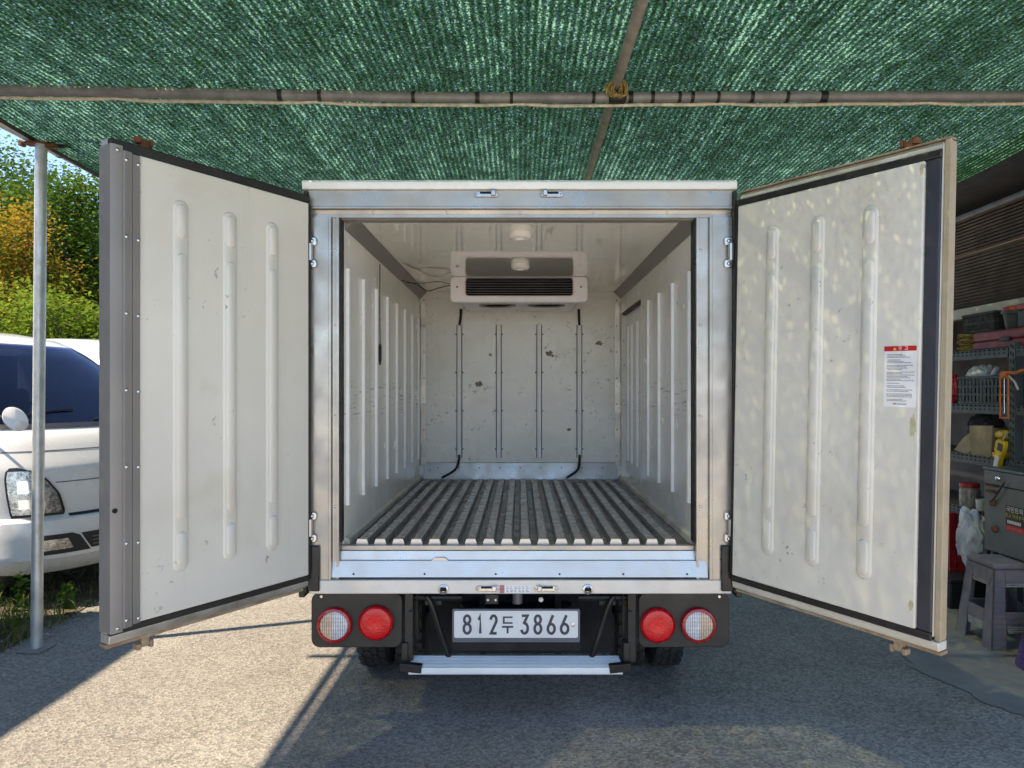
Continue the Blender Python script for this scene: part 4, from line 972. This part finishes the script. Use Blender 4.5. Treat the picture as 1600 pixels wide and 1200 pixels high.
sg = 'sunlit shrubs behind the parked trucks'
for px, y, h, rd, sd_, mt, lb_ in ((12, 11.5, 2.9, .85, 21, 'leaf_lime', 'yellow-green shrub at the left edge behind the white truck'), (85, 11.2, 3.1, .75, 22, 'leaf_lime', 'tallest yellow-green shrub just right of the post'),
                             (140, 11.4, 2.75, .7, 23, 'leaf_lime', 'yellow-green shrub beside the left door edge'), (48, 12.2, 2.6, .8, 24, 'leaf_dark', 'dark leafy shrub between the yellow-green shrubs'), (112, 12.4, 2.6, .8, 25, 'leaf_dark', 'dark leafy shrub low beside the left door')):
    tree(at(px, y), h, rd, .2, mt, lb_, sd_, 70, 75, .13, .2, 'leafy_shrub', 'shrub', sg, 6)
# far wood closing off the yard behind the truck
r_ = random.Random(71); cs = []
for k in range(420):
    x = r_.uniform(-30, 34); y = 27+r_.uniform(-2, 3)+abs(x)*.05; hmax = 5.2+1.6*math.sin(x*.55)+.9*math.sin(x*1.7+1)
    cs.append((x, y, r_.uniform(.3, max(2.5, hmax))))
fw = link('far_wood', leaf_mesh('far_wood', 'leaf_dark', cs, 46, .62, .42, 72), kind='stuff', label='dark green wood far behind the yard', cat='wood')
# grass on the verge
r_ = random.Random(31); gb = MB()
for k in range(15000):
    x = -2.80-abs(r_.gauss(0, 1.0)); y = r_.uniform(2.4, 9.5)
    if x < -6: continue
    d_ = abs(math.sin(x*2.1+y*1.3)*math.sin(y*2.7-x)); 
    if r_.random() > .25+.75*d_: continue
    h = r_.uniform(.03, .15)*(1 if x < -2.95 else .6)*(.5 if y > 4.6 else 1); a = r_.uniform(0, 6.28); ln = Vector((math.cos(a), math.sin(a), 0))*h*r_.uniform(.4, 1.8); w = Vector((-math.sin(a), math.cos(a), 0))*.004
    p = Vector((x, y, .004)); o = len(gb.v)
    gb.v += [tuple(p-w), tuple(p+w), tuple(p+ln*.4+Vector((0,0,h*.7))+w*.7), tuple(p+ln*.4+Vector((0,0,h*.7))-w*.7), tuple(p+ln+Vector((0,0,h)))]
    gb.f += [(o, o+1, o+2, o+3), (o+3, o+2, o+4)]
gb.build('verge_grass', 'grass', kind='stuff', smooth=0, label='dry and green grass growing on the verge', cat='grass')
gv = MB(); r_ = random.Random(55)
for k in range(700):
    x = -2.74+r_.gauss(0, .10); y = r_.uniform(2.6, 6.5); q = r_.uniform(.003, .011)
    if (x+2.665)**2+(y-3.91)**2 < .02: continue
    gv.M = Matrix.Translation((x, y, .004+q*.4)) @ Matrix.Rotation(r_.uniform(0, 6), 4, 'Z') @ Matrix.Rotation(r_.uniform(-.5, .5), 4, 'X')
    gv.add([(q, 0, 0), (-q*.8, q*.3, 0), (0, q*.9, q*.2), (.1*q, -q*.8, 0), (0, 0, q*.6), (0, .1*q, -q*.5)], [(0, 2, 4), (2, 1, 4), (1, 3, 4), (3, 0, 4), (2, 0, 5), (1, 2, 5), (3, 1, 5), (0, 3, 5)])
gv.M = None; gv.build('loose_gravel', 'concrete', kind='stuff', smooth=0, label='loose gravel scattered along the asphalt edge', cat='gravel')
for i, (x, y, h, lb_) in enumerate(((-3.02, 3.95, .42, 'tall leafy weed left of the post base'), (-2.93, 4.12, .36, 'shorter leafy weed just behind the post base'), (-3.18, 4.25, .38, 'leafy weed under the truck bumper'), (-2.90, 4.5, .2, 'low weed at the asphalt edge near the left door'))):
    t = thing('weed', (x, y, 0), lb_, 'weed', 'weeds on the verge')
    MB().tube([(0,0,0), (.01, 0, h*.5), (.02, .01, h)], [.004, .003, .001], 5).build('stem', 'leaf_green', t, local=True)
    link('leaves', leaf_mesh('leaves', 'leaf_green', [(.01+.02*j/8, 0, h*(.15+.85*j/8)) for j in range(9)], 7, .02, .05, 40+i), t, local=True)

# ---------------------------------------------------------------- workshop on the right
ws = thing('workshop_building', (3.9, 4.8, 0), 'dim workshop with a brown corrugated front above its open bay', 'building')
XW = 3.10
cor = MB(); n = 56
pr = []
for k in range(n+1):
    z = 2.0+.64*k/n; pr.append((XW+(.004 if k % 2 else -.004), z))
cor.prism([(p[0], p[1]) for p in pr]+[(XW+.03, 2.64), (XW+.03, 2.0)], 2.3, 9.0, 'y')
cor.build('corrugated_sheet', 'brown_tin', ws, smooth=0, fix=True)
MB().box(XW-.02, XW+.05, 2.3, 9.0, 1.925, 1.998).build('lintel', 'lintel_paint', ws, bevel=.004)
MB().tube([(XW-.05, 2.2, 2.62), (XW-.05, 9.0, 2.62)], .022, 12).build('gutter_pipe', 'pipe_grey', ws)
MB().prism([(2.80, 2.865), (2.80, 2.872), (XW+.4, 2.70), (XW+.4, 2.66), (XW+.02, 2.66)], 2.0, 9.2, 'y').build('eave_sheet', 'dark_tin', ws, fix=True)
MB().box(4.85, 4.95, 2.3, 9.0, 0, 2.70).build('rear_wall', 'plaster', ws)
MB().box(XW+.06, 4.849, 8.9, 9.0, 0, 2.65).build('end_wall', 'plaster', ws)
MB().box(XW, 4.849, 2.3, 2.4, 0, 2.65).build('end_wall', 'plaster', ws)
MB().box(XW+.401, 4.95, 2.2, 9.1, 2.705, 2.76).build('roof_slab', 'dark_tin', ws)
# slotted-angle shelf unit
sh = thing('shelf_unit', (3.15, 4.9, 0), 'blue-grey slotted steel shelf unit crowded with tools in the workshop', 'shelf unit')
XF = 2.95
slot_b = MB()
def slots_y(y0, y1, z, x):
    y = y0+.02
    while y < y1-.03:
        slot_b.box(x-.0012, x-.0004, y, y+.026, z+.010, z+.020); slot_b.box(x-.0012, x-.0004, y+.006, y+.018, z-.012, z-.002); y += .045
lvls = (1.665, 1.315, .985, .630)
for (y0, y1) in ((4.29, 5.9), (2.9, 4.22)):
    for z in lvls:
        MB().box(XF, XF+.45, y0, y1, z+.003, z+.020).build('shelf_board', 'shelf_board', sh)
        rl_ = MB().box(XF-.004, XF-.0005, y0, y1, z-.035, z+.024).build('shelf_rail', 'shelf_steel', sh)
        slots_y(y0, y1, z, XF-.004)
for y in (4.222, 5.902, 2.86):
    for x in (XF-.008, XF+.42):
        p_ = MB().box(x, x+.003, y, y+.05, 0, 1.72 if y > 3 else 1.72); p_.box(x+.003, x+.05, y, y+.003, 0, 1.72)
        p_.build('shelf_post', 'shelf_steel', sh)
    z = .1
    while z < 1.7:
        slot_b.box(XF-.0095, XF-.0083, y+.010, y+.018, z, z+.022); slot_b.box(XF-.0095, XF-.0083, y+.030, y+.038, z+.012, z+.030); z += .045
slot_b.build('slot_row', 'dark_void', sh, kind='stuff', smooth=0)

# things on the shelves ------------------------------------------------------------
def basket(name, x0, x1, y0, y1, z0, z1, mat, label, cat, slat=.022, gap=.014, taper=.015):
    t = thing(name, ((x0+x1)/2, (y0+y1)/2, z0), label, cat)
    MB().box(x0, x1, y0, y1, z0, z0+.008).build('base', mat, t)
    rim = MB(); rim.box(x0-.006, x0+.008, y0-.006, y1+.006, z1-.018, z1); rim.box(x1-.008, x1+.006, y0-.006, y1+.006, z1-.018, z1); rim.box(x0+.008, x1-.008, y0-.006, y0+.008, z1-.018, z1); rim.box(x0+.008, x1-.008, y1-.008, y1+.006, z1-.018, z1)
    rim.build('rim', mat, t, bevel=.003)
    def side_(a0, a1, fn):
        b_ = MB(); a = a0
        while a < a1-.01:
            fn(b_, a, min(a+slat, a1), z0+.008, z1-.018); a += slat+gap
        nz = max(2, int((z1-z0)/.05))
        for k in range(nz):
            z = z0+.008+(z1-z0-.03)*k/nz; fn(b_, a0, a1, z, z+.012, .0015)
        return b_
    side_(y0, y1, lambda b_, a, c, p, q, e=0: b_.box(x0-e, x0+.004+e, a, c, p, q)).build('lattice', mat, t)
    side_(y0, y1, lambda b_, a, c, p, q, e=0: b_.box(x1-.004-e, x1+e, a, c, p, q)).build('lattice', mat, t)
    side_(x0, x1, lambda b_, a, c, p, q, e=0: b_.box(a, c, y0-e, y0+.004+e, p, q)).build('lattice', mat, t)
    side_(x0, x1, lambda b_, a, c, p, q, e=0: b_.box(a, c, y1-.004-e, y1+e, p, q)).build('lattice', mat, t)
    return t
ZT = lvls[0]+.021
# coil of yellow wire
co = MB()
for k in range(22):
    zc = ZT+.008+.005*k; rr_ = .085+rnd.uniform(-.012, .012); cx, cy_ = 3.07+rnd.uniform(-.01, .01), 4.80+rnd.uniform(-.01, .01)
    co.tube([(cx+rr_*math.cos(t_), cy_+rr_*1.1*math.sin(t_), zc+.006*math.sin(2*t_+k)) for t_ in [2*math.pi*j/18 for j in range(19)]], .0045, 5)
co.build('wire_coil', 'wire_yellow', label='coil of yellow wire under the grey woven basket on the top shelf', cat='wire coil')
# pink case
pc = thing('tool_case', (3.12, 4.42, ZT), 'dusty pinkish red plastic case lying on the top shelf', 'case')
MB().box(2.97, 3.32, 4.14, 4.66, ZT, ZT+.055).build('case_base', 'case_pink', pc, bevel=.012)
MB().box(2.97, 3.32, 4.14, 4.66, ZT+.0555, ZT+.118).build('case_lid', 'case_pink', pc, bevel=.014)
MB().box(2.955, 2.969, 4.30, 4.38, ZT+.045, ZT+.068).build('latch', 'tool_dark', pc, bevel=.003)
# woven basket sits over coil and case
basket('storage_basket', 3.03, 3.36, 4.53, 4.86, ZT+.122, ZT+.255, 'basket_grey', 'dark grey woven plastic basket on top of the coil, top shelf', 'basket', .010, .006)
bk = thing('lidded_bucket', (3.10, 4.40, ZT+.119), 'small dark bucket with a red lid standing on the pinkish case', 'bucket')
MB().lathe([(.055, ZT+.119), (.072, ZT+.215), (.082, ZT+.217), (.082, ZT+.238), (.0, ZT+.238)], 28, (3.08, 4.405, 0)).build('bucket_body', 'bucket_green', bk, fix=True)
MB().lathe([(.078, ZT+.2385), (.075, ZT+.258), (.05, ZT+.266), (0, ZT+.268)], 28, (3.08, 4.405, 0)).build('lid', 'lid_red', bk, fix=True)
tb = thing('toolbox', (3.1, 4.16, ZT+.119), 'black toolbox with red lid and white sticker at the right edge, on the case', 'toolbox')
MB().box(3.0, 3.22, 4.02, 4.285, ZT+.119, ZT+.225).build('box_body', 'toolbox_black', tb, bevel=.008)
MB().box(2.995, 3.225, 4.015, 4.29, ZT+.226, ZT+.262).build('lid', 'lid_red', tb, bevel=.01)
stk = MB().box(2.998, 2.9992, 4.07, 4.175, ZT+.132, ZT+.215).build('sticker', 'label_pink' if False else 'label_white', tb)
for k in range(4): MB().box(2.9972, 2.9978, 4.09+.01*k, 4.165-.004*k, ZT+.145+.016*k, ZT+.152+.016*k).build('printed_line', 'print_grey', stk)
ZM = lvls[1]+.021
cr_ = basket('produce_crate', 2.96, 3.30, 4.30, 4.80, ZM, ZM+.185, 'crate_green', 'dark green slotted plastic crate full of bags on the middle shelf', 'crate', .020, .016)
def crumple(c, r, seed, mat, name, label, cat, sq=(1, 1, 1), n=18):
    r_ = random.Random(seed); ph = [(Vector((r_.uniform(-1,1), r_.uniform(-1,1), r_.uniform(-1,1)))*r_.choice((3, 5, 9)), r_.uniform(0, 6)) for _ in range(14)]
    b_ = MB()
    def fn(u, t):
        a, e_ = 2*math.pi*u, math.pi*(t-.5)
        d = Vector((math.cos(a)*math.cos(e_), math.sin(a)*math.cos(e_), math.sin(e_)))
        k = 1+.5*sum(abs(math.sin(d.dot(w)+p))-.6 for w, p in ph)/7
        return (c[0]+d.x*r*k*sq[0], c[1]+d.y*r*k*sq[1], c[2]+d.z*r*k*sq[2])
    b_.grid(fn, n*2, n)
    return b_.build(name, mat, label=label, cat=cat, smooth=25)
crumple((3.06, 4.68, ZM+.19), .085, 3, 'bag_white', 'plastic_bag', 'crumpled white plastic bag bulging out of the green crate', 'bag', (1, 1.2, .8))
crumple((3.05, 4.44, ZM+.175), .05, 5, 'bag_blue', 'plastic_bag', 'blue and white wrapper poking out of the green crate', 'bag', (1, 1.3, .8))
MB().tube([(3.02, 4.55, ZM+.16), (3.0, 4.47, ZM+.235)], [.020, .013], 14).build('sealant_tube', 'bag_white', label='pale sealant tube sticking up from the green crate', cat='tube')
crumple((2.99, 4.90, ZM+.10), .07, 8, 'red_plastic', 'work_glove', 'red glove hanging at the left end of the middle shelf', 'glove', (.5, .7, 1.5))
# caulking gun hanging on the post
cg = thing('caulking_gun', (2.90, 4.24, 1.25), 'orange caulking gun hanging in front of the shelf post', 'caulking gun')
fr_ = MB()
for y in (4.225, 4.295): fr_.tube([(2.905, y, 1.505), (2.905, y, 1.262)], .0055, 8)
fr_.tube([(2.905, 4.222, 1.262), (2.905, 4.298, 1.262)], .006, 8); fr_.tube([(2.905, 4.222, 1.40), (2.905, 4.298, 1.40)], .003, 8); fr_.tube([(2.905, 4.222, 1.505), (2.905, 4.298, 1.505)], .008, 8)
fr_.build('cradle', 'gun_orange', cg)
MB().tube([(2.905, 4.26, 1.54), (2.905, 4.26, 1.29)], .003, 8).build('plunger_rod', 'steel', cg)
MB().box(2.893, 2.917, 4.235, 4.285, 1.506, 1.545).build('barrel_block', 'gun_orange', cg, bevel=.004)
MB().tube([(2.905, 4.24, 1.535), (2.905, 4.16, 1.530), (2.905, 4.10, 1.545)], .010, 8).build('handle', 'gun_orange', cg)
MB().tube([(2.905, 4.22, 1.515), (2.905, 4.17, 1.48), (2.905, 4.14, 1.43)], .006, 8).build('trigger', 'galvanised', cg)
ZL = lvls[2]+.021
cb = thing('cardboard_box', (3.05, 4.62, ZL), 'open brown cardboard box on the lower shelf', 'box')
cbm = MB(); cbm.prism([(-.10, 0), (.10, 0), (.115, .19), (-.115, .20)], 2.97, 2.976, 'x'); cbm.v = [(p[0], p[1]+4.58, p[2]+ZL) for p in cbm.v]; cbm.build('front_flap', 'cardboard', cb)
MB().box(2.977, 3.20, 4.48, 4.486, ZL, ZL+.185).box(2.977, 3.20, 4.675, 4.681, ZL, ZL+.185).box(3.195, 3.20, 4.487, 4.674, ZL, ZL+.185).build('side_panels', 'cardboard', cb)
cs_ = MB(); cs_.M = Matrix.Translation((2.985, 4.80, ZL)) @ Matrix.Rotation(R(14), 4, 'Y') @ Matrix.Rotation(R(10), 4, 'X')
cs_.prism([(-.08, 0), (.09, 0), (.04, .10), (-.03, .17), (-.08, .16)], 0, .005, 'x'); cs_.build('cardboard_scrap', 'cardboard', label='torn cardboard scrap leaning beside the cardboard box', cat='cardboard')
crumple((3.12, 4.76, ZL+.17), .10, 12, 'pouch_grey', 'cloth_pouch', 'dark grey cloth pouch behind the cardboard box', 'pouch', (1, 1, 1.1))
dr = thing('power_drill', (3.0, 4.40, ZL), 'yellow and black cordless drill on the lower shelf beside the cardboard box', 'drill')
MB().tube([(3.0, 4.455, ZL+.145), (3.0, 4.44, ZL+.145), (3.0, 4.37, ZL+.148), (3.0, 4.34, ZL+.148)], [.022, .028, .030, .022], 14).build('motor_housing', 'tool_yellow', dr)
MB().tube([(3.0, 4.339, ZL+.148), (3.0, 4.31, ZL+.148), (3.0, 4.285, ZL+.148)], [.018, .016, .008], 12).build('chuck', 'tool_dark', dr)
MB().tube([(3.0, 4.415, ZL+.12), (3.0, 4.43, ZL+.06), (3.0, 4.425, ZL+.035)], [.018, .016, .018], 12).build('grip', 'tool_dark', dr)
MB().box(2.97, 3.03, 4.385, 4.475, ZL+.0, ZL+.034).build('battery', 'tool_yellow', dr, bevel=.006)
ms = thing('hand_tool', (2.925, 4.33, .93), 'yellow handheld meter with white label hanging over the shelf edge', 'meter')
b_ = MB(); b_.M = Matrix.Translation((2.925, 4.36, .93)) @ Matrix.Rotation(R(16), 4, 'X')
b_.prism([(-.026, 0), (.022, 0), (.026, .11), (.040, .13), (.040, .185), (.024, .205), (-.030, .205), (-.040, .185), (-.036, .13), (-.026, .11)], -.014, .014, 'x'); b_.build('meter_body', 'tool_yellow', ms, bevel=.004, fix=True)
b_ = MB(); b_.M = Matrix.Translation((2.925, 4.36, .93)) @ Matrix.Rotation(R(16), 4, 'X'); b_.box(-.0158, -.0146, -.018, .017, .01, .10); b_.build('label', 'label_white', ms)
b_ = MB(); b_.M = Matrix.Translation((2.925, 4.36, .93)) @ Matrix.Rotation(R(16), 4, 'X'); b_.box(-.0175, -.0146, -.030, .010, .14, .185); b_.build('dial', 'tool_dark', ms)
MB().tube([(2.925, 4.30, 1.125), (2.93, 4.285, 1.17), (2.95, 4.26, 1.18)], .003, 6).build('loop', 'galvanised', ms)
ZK = lvls[3]+.021
jr = thing('jar', (3.02, 4.77, ZK), 'clear jar with a red lid on the low shelf', 'jar')
MB().lathe([(.060, ZK), (.062, ZK+.02), (.062, ZK+.115), (.052, ZK+.128), (0, ZK+.128)], 28, (3.02, 4.77, 0)).build('jar_body', 'clear_plastic', jr, fix=True)
MB().lathe([(.060, ZK+.1285), (.060, ZK+.150), (.054, ZK+.156), (0, ZK+.157)], 28, (3.02, 4.77, 0)).build('lid', 'red_plastic', jr, fix=True)
MB().lathe([(.03, ZK), (.034, ZK+.07), (.030, ZK+.07), (.027, ZK+.008), (0, ZK+.008)], 20, (2.99, 4.60, 0)).build('paper_cup', 'bag_white', label='small printed cup beside the red-lidded jar', cat='cup', fix=True)
crumple((2.90, 4.56, .47), .15, 22, 'bag_print', 'rubble_bag', 'pale printed plastic sack with blue stain leaning at the shelf front', 'sack', (.35, .85, 1.25), 22)
basket('plastic_crate', 2.92, 3.22, 4.82, 5.15, .20, .60, 'red_plastic', 'red plastic crate stacked low behind the right door edge', 'crate', .04, .012)
bb = thing('battery_box', (2.95, 4.8, 0), 'black box on the floor behind the stool', 'box')
MB().box(2.80, 3.10, 4.62, 4.90, .0, .17).build('box_body', 'toolbox_black', bb, bevel=.01)
MB().box(2.795, 3.105, 4.615, 4.905, .171, .198).build('lid', 'tool_dark', bb, bevel=.006)
# steel chest on a stand
ch = thing('steel_chest', (3.0, 3.9, 0), 'grey-green steel tool chest with a black sticker right of the door', 'chest')
MB().box(2.785, 3.24, 3.40, 4.262, .478, .955).build('chest_body', 'chest_steel', ch, bevel=.006)
MB().box(2.779, 3.245, 3.395, 4.267, .956, .972).build('chest_lid', 'chest_steel', ch, bevel=.004)
MB().box(2.7815, 2.7845, 3.40, 4.25, .868, .874).build('drawer_gap', 'dark_void', ch)
for y in (3.45, 4.2):
    for x in (2.80, 3.20): MB().box(x, x+.03, y, y+.03, 0, .477).build('leg', 'shelf_steel', ch)
link('knob', rivet_mesh('knob', 'chrome', .017, .014, 'x', -1), ch, loc=(2.785, 4.135, .915))
for y, z in ((4.19, .865), (4.19, .83)):
    MB().prism([(y+.03, z+.008), (y-.04, z+.004), (y-.045, z-.004), (y+.03, z-.006)], 2.765, 2.784, 'x').build('hook', 'rust', ch, fix=True)
MB().tube([(2.775, 4.19, .77), (2.765, 4.14, .80), (2.77, 4.06, .90)], .005, 6).build('bent_rod', 'tool_dark', ch)
link('wing_nut', rivet_mesh('wing_nut', 'rust', .020, .018, 'x', -1), ch, loc=(2.785, 4.18, .765)); link('wing_nut', rivet_mesh('wing_nut', 'rust', .022, .02, 'x', -1), ch, loc=(2.785, 4.16, .615))
def on_chest(me, name, y, z, off, parent):
    o = bpy.data.objects.new(name, me); col.objects.link(o); o.parent = parent; o.matrix_parent_inverse = basis(parent).inverted()
    o.matrix_basis = Matrix(((0, 0, -1, 2.7845-off), (-1, 0, 0, y), (0, 1, 0, z), (0, 0, 0, 1))); return o
yc, zc = 3.995, .70
sk = on_chest(flat(-.075, .075, -.072, .072, .0008, 'sticker_black'), 'chest_sticker', yc, zc, .0002, ch)
on_chest(flat(-.075, .075, -.072, -.040, .0004, 'label_red'), 'sticker_band', yc, zc, .0012, sk)
for tx_, sz_, zo, mt in (('국민트럭', .038, .036, 'label_white'), ('중고 매매상사', .027, .006, 'sticker_yellow'), ('010-3879-4488', .021, -.064, 'label_pink')):
    on_chest(text_mesh(tx_, sz_, mt), 'lettering', yc, zc+zo, .0018, sk)
b_ = MB(); x = -.06
while x < .05: b_.box(x, x+.008, -.030, -.012, 0, .0004); x += .0125
on_chest(b_.mesh('line', 'label_white', 0), 'printed_line', yc, zc, .0012, sk)

# more clutter on the shelves
def can(x, y, z, r, h, mat, lid, label, cat, name='can'):
    t = thing(name, (x, y, z), label, cat)
    MB().lathe([(r*.96, z), (r, z+.004), (r, z+h*.82), (r*.9, z+h*.86), (0, z+h*.86)], 22, (x, y, 0)).build('can_body', mat, t, fix=True)
    MB().lathe([(r*.55, z+h*.8605), (r*.55, z+h*.98), (r*.5, z+h), (0, z+h)], 18, (x, y, 0)).build('cap', lid, t, fix=True)
can(3.33, 4.78, ZM, .035, .20, 'bag_blue', 'bag_white', 'blue spray can behind the white bag on the middle shelf', 'spray can')
can(3.02, 4.97, ZM, .04, .16, 'tool_yellow', 'tool_dark', 'yellow bottle at the dark left end of the middle shelf', 'bottle', 'bottle')
can(3.28, 4.44, ZL, .045, .22, 'chest_steel', 'lid_red', 'grey bottle with red cap behind the drill', 'bottle', 'bottle')
can(3.05, 4.13, ZL, .04, .14, 'label_white', 'tool_dark', 'white bottle right of the shelf post on the lower shelf', 'bottle', 'bottle')
can(3.03, 4.14, ZM, .045, .17, 'gun_orange', 'tool_dark', 'orange can right of the shelf post on the middle shelf', 'can')
can(3.14, 4.66, ZK, .05, .18, 'tool_dark', 'wire_yellow', 'dark bottle with yellow cap behind the red-lidded jar', 'bottle', 'bottle')
tp_ = MB(); tp_.lathe([(.028, 0), (.05, 0), (.05, .045), (.028, .045), (.028, 0)], 26, (3.02, 4.11, ZL+.146))
tp_.build('tape_roll', 'cardboard', label='roll of brown tape on the white bottle right of the shelf post', cat='tape', fix=True)
MB().tube(sag([(2.925, 4.20, 1.62), (2.92, 4.16, 1.45), (2.925, 4.10, 1.36), (2.92, 4.05, 1.48), (2.925, 4.02, 1.62)]), .006, 7).build('cable_loop', 'tool_dark', label='dark cable looped over the shelf right of the post', cat='cable')

# stools
def stool(loc, label, rz=0):
    t = thing('plastic_stool', loc, label, 'stool', None, rz)
    Hh, B, T = .47, .165, .118
    def side_plate(k, u0, u1, v0, v1, mat, name, off=0.):
        b_ = MB(); c_, s_ = math.cos(k*math.pi/2), math.sin(k*math.pi/2)
        vs_ = []
        for th in (0, .011):
            for (uu, vv) in ((u0[0], v0), (u0[1], v0), (u1[1], v1), (u1[0], v1)):
                w = (B+(T-B)*vv); x, y, z = (uu*2-1)*w, -(w+off)+th, vv*Hh
                vs_.append((c_*x-s_*y, s_*x+c_*y, z))
        b_.add(vs_, [(0,1,2,3),(7,6,5,4),(1,0,4,5),(2,1,5,6),(3,2,6,7),(0,3,7,4)]); return b_.build(name, mat, t, local=True, bevel=.003)
    for k in range(4):
        side_plate(k, (0, .26), (0, .24), 0, .93, 'stool_grey', 'leg'); side_plate(k, (.74, 1), (.76, 1), 0, .93, 'stool_grey', 'leg')
        side_plate(k, (.245, .755), (.245, .755), .78, .93, 'stool_grey', 'apron'); side_plate(k, (.262, .738), (.255, .745), .30, .44, 'stool_grey', 'stretcher')
        side_plate(k, (.30, .70), (.262, .738), .20, .298, 'stool_light', 'lower_web', -.004)
        side_plate(k, (.27, .73), (.27, .73), .725, .779, 'stool_light', 'window_lip', -.004)
    MB().box(-T-.008, T+.008, -T-.008, T+.008, Hh*.931, Hh).build('seat', 'stool_grey', t, local=True, bevel=.014)
    return t
stool((2.735, 4.035, 0), 'greyish lilac woven-pattern plastic stool in front of the workshop shelf')
ps = thing('plastic_stool', (2.735, 3.60, 0), 'purple ribbed plastic stool cut off at the right edge of the picture', 'stool')
b_ = MB(); pf = []
for k in range(25):
    z = .28*k/24; pf.append((.185-.17*z*1.2+(.004 if k % 2 else 0), z))
b_.lathe(pf+[(.10, .288), (0, .29)], 36, (2.735, 3.60, 0)); b_.build('stool_body', 'stool_purple', ps, fix=True)
MB().lathe([(.128, .2905), (.128, .305), (.12, .312), (0, .312)], 36, (2.735, 3.60, 0)).build('seat', 'stool_purple', ps, fix=True)
